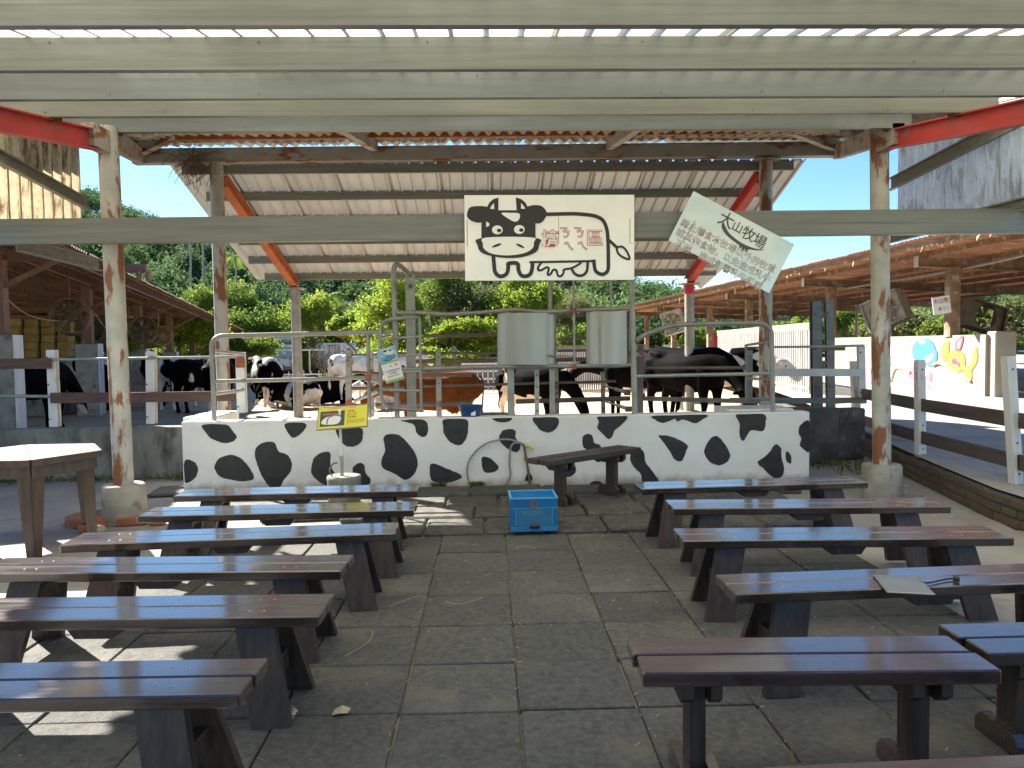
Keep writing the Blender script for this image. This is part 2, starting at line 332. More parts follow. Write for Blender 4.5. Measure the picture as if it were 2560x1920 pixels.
def poly2(mb, pts, z=0, k=5, smooth=True):                 # flat print in a sign's own plane, 0.3 mm thick
    P = catmull([(x, y, 0) for x, y in pts], True, k) if smooth else [Vector((x, y, 0)) for x, y in pts]
    n = len(P); mb.add([(p.x, p.y, z) for p in P] + [(p.x, p.y, z + .0003) for p in P], [tuple(range(n)), tuple(range(n, 2 * n))] + [(i, (i + 1) % n, n + (i + 1) % n, n + i) for i in range(n)])
def stroke2(mb, pts, w, z=0, closed=False, k=5, smooth=True):
    P = catmull([(x, y, 0) for x, y in pts], closed, k) if smooth else [Vector((x, y, 0)) for x, y in pts]
    n = len(P); vs = []
    for i, p in enumerate(P):
        a = P[(i + 1) % n] if closed else P[min(i + 1, n - 1)]; b = P[(i - 1) % n] if closed else P[max(i - 1, 0)]
        d = (a - b).normalized(); s = Vector((-d.y, d.x, 0)) * w / 2
        vs += [(p.x + s.x, p.y + s.y, z), (p.x - s.x, p.y - s.y, z)]
    m = n if closed else n - 1
    mb.add(vs, [(2 * i, 2 * i + 1, (2 * i + 3) % (2 * n), (2 * i + 2) % (2 * n)) for i in range(m)])
def ell(cx, cy, rx, ry, rot=0, n=16):
    return [(cx + rx * math.cos(t) * math.cos(rot) - ry * math.sin(t) * math.sin(rot), cy + rx * math.cos(t) * math.sin(rot) + ry * math.sin(t) * math.cos(rot)) for t in [2 * math.pi * i / n for i in range(n)]]
def corr(mb, o, along, across, L, W, pitch, amp, up, prof='wave', t=.0, seg=None):
    """corrugated sheet: ridges run along 'along' (length L), profile repeats across (width W)"""
    o, along, across, up = Vector(o), Vector(along), Vector(across), Vector(up)
    xs = []; n = int(W / pitch + 1e-6)
    for i in range(n + 1):
        x = i * pitch
        if prof == 'wave':
            for q in range(6):
                if x + q * pitch / 6 <= W: xs.append((x + q * pitch / 6, amp * math.cos(2 * math.pi * q / 6)))
        elif prof == 'rib':
            for dx, h in ((0, 0), (pitch * .74, 0), (pitch * .80, amp), (pitch * .92, amp), (pitch * .98, 0)):
                if x + dx <= W: xs.append((x + dx, h))
        else:
            for dx, h in ((0, 0), (pitch * .4, 0), (pitch * .5, amp), (pitch * .9, amp)):
                if x + dx <= W: xs.append((x + dx, h))
    if xs[-1][0] < W - 1e-4: xs.append((W, xs[-1][1]))
    ss = seg or 1
    vs = [o + along * (L * j / ss) + across * x + up * h for j in range(ss + 1) for x, h in xs]
    m = len(xs)
    return mb.add(vs, [(j * m + i, j * m + i + 1, (j + 1) * m + i + 1, (j + 1) * m + i) for j in range(ss) for i in range(m - 1)], prof == 'wave')
# ================================================================== GROUND, FLOOR, LANE
rnd = random.Random(3)
m = MB(); m.add([(-700, -300, -.03), (700, -300, -.03), (700, 900, -.03), (-700, 900, -.03)], [(0, 1, 2, 3)]); struct('ground', m, HILLM)
m = MB(); n = 40
vs = []; fs = []
for j in range(n + 1):
    for i in range(n + 1):
        x = -30 + 60 * i / n; y = 8.3 + 42 * j / n
        vs.append((x, y, -.012 + (.0 if y < 9.5 else rnd.uniform(-.008, .008))))
for j in range(n):
    for i in range(n): fs.append((j * (n + 1) + i, j * (n + 1) + i + 1, (j + 1) * (n + 1) + i + 1, (j + 1) * (n + 1) + i))
m.add(vs, fs, True); struct('yard', m, SANDM)
m = MB(); m.add([(-12, -4, -.004), (12, -4, -.004), (12, 9.55, -.004), (-12, 9.55, -.004)], [(0, 1, 2, 3)]); FLOOR = struct('concrete_floor', m, CONCF)
# rubber tiles, one object each
TW = .4975
tm = MB(); tm.cbox((0, 0, 0), (TW - .009, TW - .009, .022), .005)
tile0 = tm.build('tile', TILE, FLOOR); tile0.location = (-100, 0, 0)
first = True
for r in range(11):
    y = 6.12 - TW * (r + .5)
    for c in range(-6, 5):
        x = .105 + TW * (c + .5)
        if c <= -6 and r < 3: continue
        t = tile0 if first else tile0.copy()
        if not first: C.objects.link(t)
        first = False
        t.location = (x + rnd.uniform(-.004, .004), y + rnd.uniform(-.004, .004), .010 + rnd.uniform(-.0035, .0035))
        t.rotation_euler = (rnd.uniform(-.004, .004), rnd.uniform(-.004, .004), rnd.uniform(-.008, .008))
# raised slabs before the wall
slab_rows = [(6.15, .52, .052), (6.70, .46, .058), (7.19, .44, .05), (7.66, .44, .065)]
for k, (y0, d, h) in enumerate(slab_rows):
    x = -3.1 + (.3 if k % 2 else 0) + (2.05 if k < 1 else 1.6)
    x = -1.05 + (-.28 if k % 2 else 0)
    while x < 2.5:
        wd = rnd.choice((.5, .62, .5, .75, .56))
        s = MB(); s.cbox((0, 0, 0), (wd - .014, d - .014, h), .016)
        o = s.build('slab', SLAB, FLOOR)
        o.location = (x + wd / 2, y0 + d / 2 - .02, h / 2 + rnd.uniform(-.006, .006)); o.rotation_euler = (rnd.uniform(-.014, .014), rnd.uniform(-.014, .014), rnd.uniform(-.015, .015))
        x += wd
for (px, py, a) in ((640, 1262, .2), (760, 1290, .1), (880, 1250, -.1), (1000, 1270, .1), (470, 1230, .15)):
    p = atZ(px, py); s = MB(); s.cbox((0, 0, 0), (.7, .5, .03), .008); o = s.build('slab', SLAB, FLOOR); o.location = (p.x, p.y, .02); o.rotation_euler = (0, 0, a)
# lane on the right, higher than the seating floor
kerb = [(4.05, 1.0), (4.15, 4.0), (4.28, 6.4), (4.56, 7.8), (4.86, 9.4), (5.3, 11.3), (6.0, 15.0), (6.2, 16.5)]
def lz(y): return .26 if y < 8 else .26 + (y - 8) * .022 if y < 18 else .48
m = MB(); K = kerb + [(7.6, 28), (9, 50)]
vs = []
for x, y in K: vs += [(x + .04, y, lz(y)), (40, y, lz(y))]
m.add(vs, [(2 * i, 2 * i + 1, 2 * i + 3, 2 * i + 2) for i in range(len(K) - 1)]); struct('lane', m, ROADM)
m = MB(); m.add([(K[i][0] + .04 + .05, K[i][1], lz(K[i][1]) + .004) if e == 0 else (40, K[i][1], lz(K[i][1]) + .004) for i in range(4, len(K)) for e in (0, 1)],
                [(2 * i, 2 * i + 1, 2 * i + 3, 2 * i + 2) for i in range(len(K) - 5)])
KE = thing('brick_kerb', 'low mossy brick kerb curving along the raised grey lane on the right', 'kerb', (4.3, 7, 0))
m = MB()
for (a, b) in zip(kerb[:-1], kerb[1:]):
    d = Vector((b[0] - a[0], b[1] - a[1], 0)); nrm = Vector((d.y, -d.x, 0)).normalized()
    m.prism([Vector((a[0] + .012, a[1], 0)), Vector((b[0] + .012, b[1], 0)), Vector((b[0] + .012, b[1], .235)), Vector((a[0] + .012, a[1], .235))], nrm, .11)
m.build('mortar_core', CONCD, KE)
bmB = MB(); bmB.cbox((0, 0, 0), (.205, .1, .066), .006); brick0 = None
seglen = []; pts = [Vector((x, y, 0)) for x, y in kerb[1:]]
for course in range(3):
    s = .11 * (course % 2); total = sum((b - a).length for a, b in zip(pts[:-1], pts[1:]))
    while s < total - .1:
        q = s + .105; i = 0
        while i < len(pts) - 2 and q > (pts[i + 1] - pts[i]).length: q -= (pts[i + 1] - pts[i]).length; i += 1
        d = (pts[i + 1] - pts[i]).normalized(); p = pts[i] + d * q
        if brick0 is None: brick0 = bmB.build('brick', BRICK, KE, world=False); o = brick0
        else: o = brick0.copy(); C.objects.link(o)
        zz = .036 + course * .077 + (.004 if course == 2 else 0)
        o.matrix_local = wm(KE).inverted() @ Matrix.Translation((p.x + .048 + rnd.uniform(-.006, .006), p.y, zz)) @ Matrix.Rotation(math.atan2(d.y, d.x), 4, 'Z')
        s += .217
# ================================================================== MAIN CANOPY over the benches
CA = thing('canopy', 'open steel canopy with grey purlins, red rafters and two rusty white columns over the benches', 'canopy', (0, 7, 0))
SL = .158
def pz(y): return 3.458 + SL * (y - 7)                       # purlin underside
for k, y in enumerate((7.0, 6.01, 5.20, 4.25, 3.32, 2.45)):
    z = pz(y) + .175; xl = 3.86 if k == 0 else 4.05 if k == 1 else 4.24
    if k == 1: xl = 4.0
    MB().cchan((-xl, y - .03, z), (xl + (.5 if k > 1 else 0), y - .03, z), .172, .046, .006, None, -1).build('purlin', (GALV3, GALV2, GALV3, GALV, GALV, GALV, GALV)[k], CA)
# red rafters in the line of the columns, with plates at their ends
for sx, y1 in ((-1, 6.98), (1, 7.32)):
    pT = atY(272, 400, y1) if sx < 0 else atY(2197, 400, y1); pB = atY(312, 1280, y1) if sx < 0 else atY(2204, 1230, y1); xc = pT.x; xb = pB.x
    rf = MB().ibeam((xc * 1.0, 2.2, pz(2.2) - .085), (xc, y1 - .02, pz(y1) - .085), .1, .17, .012).build('rafter', RED, CA)
    MB().box((xc, y1 - .18, pz(y1) - .10), (.108, .34, .19)).build('end_plate', RUSTG, rf)
    for y in (7.0, 6.01):
        MB().box((xc + sx * .0 - .055 * sx, y + .045, pz(y) + .06), (.10, .008, .15)).build('cleat', BROWNST, CA)
    cb = MB().tube([(xb, y1, .28), (xc, y1, pz(y1) + .05)], .0855, 20)
    co = cb.build('column', RUSTW, CA)
    MB().lathe((xb, y1, 0), [(.19, 0), (.185, .16), (.18, .33), (.165, .345), (.02, .346)], 24).build('concrete_base', CONC, co)
    # rusty arm to the front corner
    xo = -4.35 if sx < 0 else 4.54
    MB().bar((xc, y1 + .02, pz(y1) - .03), (xo, 9.95, 3.98), .1, .18).build('corner_arm', RUSTG, CA)
    MB().bar((xo, 9.9, 4.03), (sx * 3.3, 9.0, 4.12), .08, .14).build('hip_brace', RUSTG, CA)
MB().ibeam((-4.42, 9.95, 3.97), (4.60, 9.95, 4.01), .14, .18, .014).build('front_beam', RUSTG, CA)
MB().box(None, (8.9, .012, .150), 0, Matrix.Translation((.08, 9.872, 3.99)) @ Matrix.Rotation(-.0044, 4, 'Y')).build('front_web_plate', RUSTG, CA)
for x in (-1.40, 1.57): MB().bar((x, 9.9, 4.07), (x - .03, 7.5, pz(7.5) + .16), .09, .12).build('rafter_stub', RUSTG, CA)
MB().bar((-3.6, 9.2, 4.02), (3.9, 9.2, 4.06), .05, .09).build('rust_purlin', ORUST, CA)
MB().bar((-3.6, 10.05, 4.235), (3.9, 10.05, 4.27), .05, .06).build('rust_purlin', ORUST, CA)
# roof: translucent ribbed sheets over the benches, wavy cement sheets at the front
sl = Vector((0, 1, SL)).normalized()
for i in range(10):
    x0 = -4.32 + i * .94
    s = MB(); corr(s, (x0, 2.25, pz(2.25) + .19 + (i % 2) * .004), sl, (1, 0, 0), 5.15, .96, .19, .028, (0, 0, 1), 'rib'); s.build('roof_sheet', FRP, CA)
for i in range(10):
    x0 = -4.85 + i * .985
    s = MB(); corr(s, (x0, 6.9, pz(6.9) + .20 + (i % 2) * .012), Vector((0, 1, SL + .012 + .0 * i)).normalized(), (1, 0, 0), 3.5, 1.06, .146, .03, (0, 0, 1), 'wave')
    s.build('cement_sheet', CONC, CA)
for q in range(-2, 8):  # the leftmost extra sheets are added to stop sun leaking past the corner
    x0 = -3.3 + q * .95
    s = MB(); corr(s, (x0, 9.5, pz(9.5) + .235 + (q % 2) * .01), Vector((0, 1, SL - .02)).normalized(), (1, 0, 0), .86, .9, .146, .022, (0, 0, 1), 'wave'); s.build('eave_sheet', RUSTG, CA)
# cross beam in front of the columns
MB().cchan((-5.3, 6.74, 2.672), (5.6, 6.60, 2.672), .215, .075, .006, None, -1).build('cross_beam', GALV, CA)
# side panels, hung outside the columns
for sx, mm, xx, yend in ((-1, GOLD, -4.25, 8.3), (1, BLUEP, 4.75, 8.85)):
    for j in range(5):
        y1 = yend - j * .86
        if y1 < 2.5: break
        hz = min(pz(y1) + .0, 3.5)
        s = MB(); corr(s, (xx + sx * (j % 2) * .006, y1, 2.69), (0, 0, 1), (0, -1, 0), pz(y1 - .9) - 2.69 + .12, .88, .17, .045, (-sx, 0, 0), 'box'); s.build('side_panel', mm, CA)
pL = [atY(-60, 335, 5.2), atY(222, 497, 7.02)]
MB().cchan((-4.17, 5.0, 3.46), (-4.17, 8.25, 3.12), .12, .05, .005, None, 1).build('side_rail', GALVD, CA)
MB().cchan((4.67, 5.0, 3.62), (4.67, 8.85, 3.40), .14, .05, .005, None, -1).build('side_rail', GALVD, CA)
MB().cchan((4.67, 6.0, 2.76), (4.67, 8.85, 2.78), .12, .05, .005, None, -1).build('side_rail', GALVD, CA)
MB().cchan((-4.17, 7.0, 2.56), (-4.15, 8.4, 2.52), .13, .05, .005, None, 1).build('side_rail', GALVD, CA)
# straw nest on the rust beam
s = MB()
for i in range(150):
    p = Vector((-3.62 + rnd.gauss(0, .10), 9.8 + rnd.gauss(0, .06), 3.86 + rnd.gauss(0, .10))); d = Vector((rnd.gauss(0, 1), rnd.gauss(0, .6), rnd.gauss(-.6, .8))).normalized() * rnd.uniform(.08, .22)
    s.tube([p, p + d * .5 + Vector((0, 0, rnd.uniform(-.03, .03))), p + d], .004, 3, False)
o = single(s, 'bird_nest', NEST, 'ragged twig nest tucked under the rusty beam on top of the left shed post', 'nest', (-3.62, 9.8, 3.86))
for q, (px, py) in enumerate(((308, 322), (2125, 322))):
    p = atY(px + (22 if q == 0 else 0), py, 8.1 if q == 0 else 8.6)
    s = MB(); s.cbox(p, (.18, .16, .13), .02, rz=.4); s.cbox(p + Vector((.13, .05, -.03)), (.10, .12, .07), .02, rz=-.3)
    single(s, 'roof_debris', CONC, ['pale broken chunk lodged above the left canopy corner', 'pale broken chunk lodged above the right canopy corner'][q], 'debris', p)

# ================================================================== MILKING SHED behind the painted wall
MS = thing('milking_shed', 'small shed with sloping cream ribbed roof on four round posts beyond the painted wall', 'shed', (0, 11.5, 0))
xl, xr = -3.40, 3.61
rs = Vector((0, 1, -.322)).normalized()
def rz_(y): return 3.74 - .322 * (y - 10.1)                   # underside of purlins
for i in range(12):
    x0 = -4.02 + i * .68
    dx = -.15 * 0
    s = MB(); corr(s, (x0, 10.0, rz_(10.0) + .135 + (i % 2) * .004), rs, (1, 0, 0), 3.78, .72, .17, -.028, (0, .3, .95), 'rib', seg=1)
    if i == 11:                                            # torn, curled corner sheet
        s = MB(); corr(s, (x0, 10.0, rz_(10.0) + .135), rs, (1, 0, 0), 3.4, .70, .17, -.028, (0, .3, .95), 'rib')
    s.build('roof_sheet', SOFFIT, MS)
s = MB(); q = Vector((3.45, 13.0, rz_(13.0) + .12))
s.add([q + Vector(v) for v in ((-.1, 0, .02), (.35, -.1, .05), (.9, 0, .14), (.15, .5, -.25), (.5, .45, -.22), (.75, .4, -.02), (.1, .75, -.2), (.35, .7, -.42), (.62, .65, -.18))],
      [(0, 1, 4, 3), (1, 2, 5, 4), (3, 4, 7, 6), (4, 5, 8, 7)], True); s.build('torn_sheet', SOFFIT, MS)
for k in range(6):
    y = 10.02 + k * .66; z = rz_(y) + .125
    off = .06 * (k % 2)
    MB().cchan((-3.86 + off, y, z), (4.0 - off * .6, y, z), .12, .055, .006, None, -1).build('purlin', GALVD, MS)
for sx, x, x2 in ((-1, -3.40, -3.28), (1, 3.61, 3.49)):
    MB().ibeam((x + sx * -.05, 10.05, rz_(10.05) - .07), (x2, 13.42, rz_(13.42) - .07), .12, .16, .014).build('rafter', ORUST if sx < 0 else RED, MS)
    for y, top, rr in ((9.95, 3.87, .083), (13.3, rz_(13.3) - .16, .083)):
        x = x if y < 11 else x2
        po = MB().tube([(x, y, 0), (x, y, top)], rr, 18).build('post', RUSTW if y < 11 else PIPE, MS)
        MB().box((x, y, top + .012), (.30, .26, .02)).build('cap_plate', RUSTG, po)
        if y > 11: MB().cbox((x, y, .18), (.36, .36, .36), .02).build('concrete_base', CONC, po)
MB().lathe((3.49, 13.3, rz_(13.3) - .32), [(.087, 0), (.087, .16)], 16).build('red_collar', REDPT, MS)

for k in range(6):
    y = 10.02 + k * .66; z = rz_(y) + .125; m = MB()
    for i in range(44): m.box((-3.75 + i * .17 + rnd.uniform(-.01, .01), y - .004, z - .006), (.016, .008, .014))
    o = m.build('screw_clips', WHITE, MS); o['kind'] = 'stuff'
for y in (7.0, 6.01, 5.20, 4.25, 3.32):
    m = MB()
    for i in range(7):
        x = -3.4 + i * 1.1 + rnd.uniform(-.3, .3); zz = pz(y) + .175 - rnd.choice((.03, .14)); m.lathe((x, y - .036, zz), [(.001, -.004), (.004, -.003), (.004, .003), (.001, .004)], 6)
    o = m.build('bolt_heads', PIPED, CA); o['kind'] = 'stuff'
# ================================================================== PAINTED WALL
WY = 8.30; WT = .773
WL = thing('painted_wall', 'long white low wall painted with black cow spots behind the benches', 'wall', (0, WY, 0))
s = MB(); s.cbox((.105, WY + .11, WT / 2), (6.80, .22, WT), .012); s.build('wall_body', WPAINT, WL)
s = MB(); s.cbox((-3.2, WY + .66, .40), (.34, .86, .80), .012); s.build('return_block', WPAINT, WL)
s = MB(); s.cbox((3.05, WY + .52, .395), (.74, .58, .79), .012); s.build('return_block', WPAINT, WL)
S4 = [[(175,160),(320,158),(365,200),(390,245),(330,277),(240,255),(185,200)],[(705,150),(830,150),(820,200),(755,243),(715,200)],
 [(56,392),(110,395),(140,430),(135,480),(100,520),(56,525)],[(250,420),(280,375),(350,353),(410,370),(460,420),(497,480),(490,515),(400,520),(290,495),(255,455)],
 [(507,330),(540,285),(590,268),(635,275),(660,330),(720,355),(745,410),(735,460),(690,520),(660,575),(620,577),(560,500),(525,420)],
 [(870,440),(890,370),(940,337),(990,340),(995,420),(1025,490),(980,550),(920,525),(875,480)],[(1035,180),(1180,178),(1203,215),(1190,270),(1140,300),(1085,290),(1045,240)],
 [(1140,430),(1180,403),(1210,420),(1220,470),(1252,510),(1240,540),(1190,550),(1150,520),(1138,470)],
 [(1335,240),(1380,218),(1440,230),(1510,300),(1550,370),(1550,440),(1520,490),(1470,512),(1400,470),(1335,440),(1320,390),(1345,320)],
 [(1450,130),(1590,127),(1620,170),(1615,220),(1590,238),(1550,215),(1530,160),(1490,144)],[(1725,125),(1862,122),(1878,190),(1865,250),(1830,288),(1770,275),(1725,220),(1718,170)],
 [(1643,408),(1740,440),(1835,485),(1810,515),(1720,533),(1650,520),(1632,470)]]
S5 = [[(85,118),(203,112),(185,138),(140,143),(100,135)],[(125,230),(150,195),(200,186),(230,200),(228,240),(258,290),(250,325),(220,333),(160,300),(130,265)],
 [(12,372),(60,372),(100,405),(120,435),(90,462),(25,458)],[(345,112),(490,108),(503,160),(470,200),(420,207),(370,175)],
 [(765,103),(940,98),(920,150),(870,190),(850,235),(825,250),(790,220),(755,180),(765,140)],[(660,240),(690,218),(722,230),(735,275),(775,295),(790,370),(765,400),(735,385),(700,330),(665,300)],
 [(565,400),(600,410),(618,445),(600,480),(560,495),(540,470)],[(1122,95),(1447,92),(1430,125),(1380,150),(1310,125),(1270,138),(1250,122),(1180,147),(1130,128)],
 [(980,330),(1030,315),(1055,340),(1065,400),(1110,460),(1145,523),(1045,525),(1035,480),(990,430),(965,380)],[(1150,228),(1230,235),(1330,285),(1325,330),(1295,392),(1250,380),(1215,320),(1170,260)],
 [(1445,310),(1480,250),(1520,232),(1560,265),(1605,340),(1595,390),(1540,420),(1480,400),(1445,350)],[(1652,85),(1820,85),(1836,150),(1815,200),(1740,195),(1695,262),(1670,230),(1668,150)],
 [(1900,285),(1935,310),(1938,370),(1955,440),(1940,490),(1890,500),(1820,440),(1785,400),(1830,365),(1865,330)],[(1968,330),(1998,355),(1998,408),(1970,390)],
 [(2118,140),(2060,160),(2048,210),(2065,250),(2055,290),(2080,315),(2118,328)],[(705,545),(730,522),(775,525),(790,552),(740,560)]]
for ox, L_ in ((440, S4), (1200, S5)):
    for sp in L_:
        P = []
        for a, b in sp:
            p = atY(ox + a * .3888, 1000 + b * .3888, WY); p.x = max(-3.282, min(3.500, p.x)); p.z = min(WT - .014, p.z); P.append(p)
        Pc = catmull(P, True, 5)
        for p in Pc: p.x = max(-3.282, min(3.500, p.x)) + rnd.uniform(-.0025, .0025); p.z = min(WT - .014, p.z) + rnd.uniform(-.0025, .0025)
        s = MB(); s.prism([Vector((p.x, WY - .0035, p.z)) for p in Pc], (0, 1, 0), .003); s.build('black_spot', BPAINT, WL)
# low concrete walls at both sides
s = MB(); s.cbox((-6.1, 9.42, .31), (5.2, .24, .62), .015); single(s, 'concrete_wall', CONCB, 'low stained grey concrete wall left of the painted wall', 'wall', (-6.1, 9.42, 0))
s = MB(); s.cbox((3.93, 9.62, .35), (.92, .22, .71), .015); s.cbox((4.62, 9.85, .34), (.46, .2, .66), .02, rz=.1); single(s, 'concrete_wall', CONCD, 'short black stained concrete wall right of the painted wall', 'wall', (3.93, 9.62, 0))
s = MB(); s.b2((-4.35, 7.3 - 3.8, 0), (-4.2, 5.0, 1.75)); single(s, 'sun_block_wall', CONCB, 'unseen wall added to shade the left edge of the seating floor', 'wall', (-4.27, 4.2, 0))  # added out of view to block low sun on the left floor
# ================================================================== BENCHES AND TABLE
def bench(L, W=.285, h=.44, label='', group='long plank benches facing the painted wall', loc=(0, 0, 0), rz=0, wood=None, jit=0):
    wood = wood or WOOD
    t = thing('bench', label, 'bench', loc, rz, group)
    pw = (W - .007) / 2
    for k, s in enumerate((-1, 1)):
        m = MB(); m.cbox((rnd.uniform(-.004, .004), s * (pw / 2 + .0035), h - .024 + k * .001), (L, pw, .046), .005)
        m.build('seat_plank', wood, t, world=False)
    for e in (-1, 1):
        x = e * (L / 2 - .27)
        for s in (-1, 1):
            m = MB(); top = Vector((x, s * (W / 2 - .05), h - .0475)); bot = Vector((x + e * .085, s * (W / 2 + .035), .0))
            d = (top - bot); M = Matrix()
            xa = Vector((1, 0, 0)); za = d.normalized(); ya = za.cross(xa).normalized(); xa = ya.cross(za)
            # sheared board so the foot stands flat
            hw, ht = .078, .02
            vs = []
            for p in (bot, top):
                for (a, b) in ((-hw, -ht), (hw, -ht), (hw, ht), (-hw, ht)): vs.append(p + Vector((a, b, 0)))
            m.add(vs, [(0, 3, 2, 1), (4, 5, 6, 7), (0, 1, 5, 4), (1, 2, 6, 5), (2, 3, 7, 6), (3, 0, 4, 7)])
            m.build('leg', WOODLEG, t, world=False)
        m = MB(); m.cbox((x + e * .045, 0, .17), (.05, W + .0, .09), .004); m.build('brace', WOODLEG, t, world=False)
        m = MB(); m.cbox((x - e * .005, 0, h - .0675), (.12, W - .14, .04), .004); m.build('bearer', WOODLEG, t, world=False)
    m = MB(); m.prism([Vector((-.11, -W / 2 + .02, h - .0475)), Vector((.11, -W / 2 + .02, h - .0475)), Vector((.08, -W / 2 + .02, h - .09)), Vector((-.08, -W / 2 + .02, h - .09))], (0, 1, 0), W - .04); m.build('cleat', WOODLEG, t, world=False)
    # screw heads at the board ends
    m = MB()
    for e in (-1, 1):
        for s in (-1, 1):
            for q in (-.03, .03): m.lathe((e * (L / 2 - .27) + q, s * pw * .5, h - .001), [(.006, 0), (.005, .0014), (.001, .0015)], 8)
    m.build('screws', RUSTG, t, world=False)
    return t
def tbench(L, W=.30, h=.44, label='', loc=(0, 0, 0), rz=0, wood=None, legx=.30, group='short plank benches on T shaped legs'):
    wood = wood or WOODRED
    t = thing('bench', label, 'bench', loc, rz, group); pw = (W - .01) / 2
    for k, s in enumerate((-1, 1)):
        m = MB(); m.cbox((s * -.006, s * (pw / 2 + .005), h - .026 + k * .001), (L, pw, .05), .005); m.build('seat_plank', wood, t, world=False)
    for e in (-1, 1):
        x = e * legx
        m = MB(); m.cbox((x, 0, (h - .055) / 2 + .001), (.055, .12, h - .06), .004); m.build('post', WOODLEG, t, world=False)
        for s in (-1, 1):
            y = W / 2 - .02; q = x + s * .047
            P = [Vector((q - .019, -y, h - .052)), Vector((q - .019, y, h - .052)), Vector((q - .019, y, h - .1)), Vector((q - .019, y - .04, h - .13)), Vector((q - .019, -y + .04, h - .13)), Vector((q - .019, -y, h - .1))]
            m = MB(); m.prism(P, (1, 0, 0), .038); m.build('bearer', WOODLEG, t, world=False)
            P = [Vector((q - .019, -y, 0)), Vector((q - .019, y, 0)), Vector((q - .019, y, .05)), Vector((q - .019, y - .035, .085)), Vector((q - .019, -y + .035, .085)), Vector((q - .019, -y, .05))]
            m = MB(); m.prism(P, (1, 0, 0), .038); m.build('foot', wood, t, world=False)
    return t
def seat(fl, fr, h, label, L=1.8, W=.285, side='r', **kw):
    """fl / fr: photo-plan points of the front top edge; the visible end fixes the place"""
    a, b = atZ(*fl, h), atZ(*fr, h); d = (b - a); d.z = 0; rz = math.atan2(d.y, d.x); u = Vector((math.cos(rz), math.sin(rz), 0)); n = Vector((-u.y, u.x, 0))
    c = (b - u * (L / 2) if side == 'r' else a + u * (L / 2)) + n * (W / 2)
    return c.x, c.y, rz
BL = [((448, 1247), (1043, 1233), 1.80, 'r', 'leftmost row bench nearest the painted wall, half behind the sign bucket'),
      ((365, 1298), (1035, 1282), 1.80, 'r', 'second left bench from the painted wall, its front plank slightly bowed'),
      ((199, 1370), (988, 1342), 1.86, 'r', 'third left bench from the painted wall, sunlit left tip beside the hexagonal table'),
      ((20, 1444), (853, 1437), 1.84, 'r', 'fourth left bench from the painted wall, sunlit across its left half'),
      ((0, 1563), (795, 1553), 1.84, 'r', 'fifth left bench from the painted wall, sunlit only at the frame edge'),
      ((0, 1764), (600, 1753), 1.84, 'r', 'nearest left bench in the bottom left corner, showing its right end'),
      ((1605, 1229), (2178, 1212), 1.76, 'l', 'right bench nearest the painted wall, in front of the short wall bench'),
      ((1682, 1279), (2366, 1274), 1.79, 'l', 'second right bench from the painted wall, its end beside the round column base'),
      ((1708, 1361), (2521, 1354), 1.79, 'l', 'third right bench from the painted wall with a split in its seat joint'),
      ((1841, 1497), (2560, 1469), 1.80, 'l', 'fourth right bench with the grey plate and black cable lying on it')]
BENCH = []
for fl, fr, L, sd, lab in BL:
    x, y, rz = seat(fl, fr, .44, lab, L, .285, sd)
    BENCH.append(bench(L, .285, .44, lab, loc=(x, y, 0.021), rz=rz))
x, y, rz = seat((1604, 1698), (2494, 1690), .44, '', 1.17, .30, 'l')
tbench(1.17, .30, .44, 'reddish short bench on T legs at the bottom right, nearest to the aisle', (x, y, .021), rz, legx=.38)
x, y, rz = seat((2468, 1648), (2660, 1643), .41, '', 1.2, .29, 'l')
tbench(1.2, .29, .41, 'short bench cut by the right frame edge, just right of the reddish bench', (x, y, .021), rz, WOOD, .40)
a, b = atZ(1912, 1916, .46), atZ(2560, 1885, .46); d = b - a; rz = math.atan2(d.y, d.x); d.normalize(); c = a + d * .75 - Vector((-d.y, d.x, 0)) * .15; x, y = c.x, c.y
tbench(1.5, .30, .44, 'bench barely showing its top at the very bottom right edge', (x, y, .021), rz + .0, WOODRED, .45)
a = atZ(1377, 1157, .49); b = atZ(1602, 1115, .52); d = b - a; rz = math.atan2(d.y, d.x)
n = Vector((-math.sin(rz), math.cos(rz), 0)); c = (a + b) / 2 + n * .15
tbench(d.length + .02, .29, .44, 'short dark bench on T legs standing askew against the spotted wall', (c.x, min(c.y, 7.78), .065), rz, WOODLEG, .36)
# things on the fourth right bench
p = atZ(2262, 1467, .462)
s = MB(); s.cbox((0, 0, .005), (.19, .25, .008), .003); s.v = [tuple(Matrix.Rotation(-.25, 4, 'Z') @ Vector(v)) for v in s.v]
o = s.build('metal_plate', STEEL, None, world=False); setM(o, Matrix.Translation((p.x, p.y + .015, .462))); tag(o, 'thin grey metal plate lying across the planks of the fourth right bench', 'plate')
p = atZ(2400, 1449, .462); t = thing('cable', 'black cable with a plug resting on the bench right of the grey plate', 'cable', (p.x, p.y, .462))
q = [atZ(a, b, .468) for a, b in ((2296, 1455), (2320, 1457), (2345, 1452), (2370, 1447), (2386, 1447))]
MB().tube(catmull(q, False, 5), .004, 6).build('cord', RUBBER, t)
MB().tube([atZ(2384, 1447, .474), atZ(2398, 1448, .474)], .013, 10).build('plug', RUBBER, t)
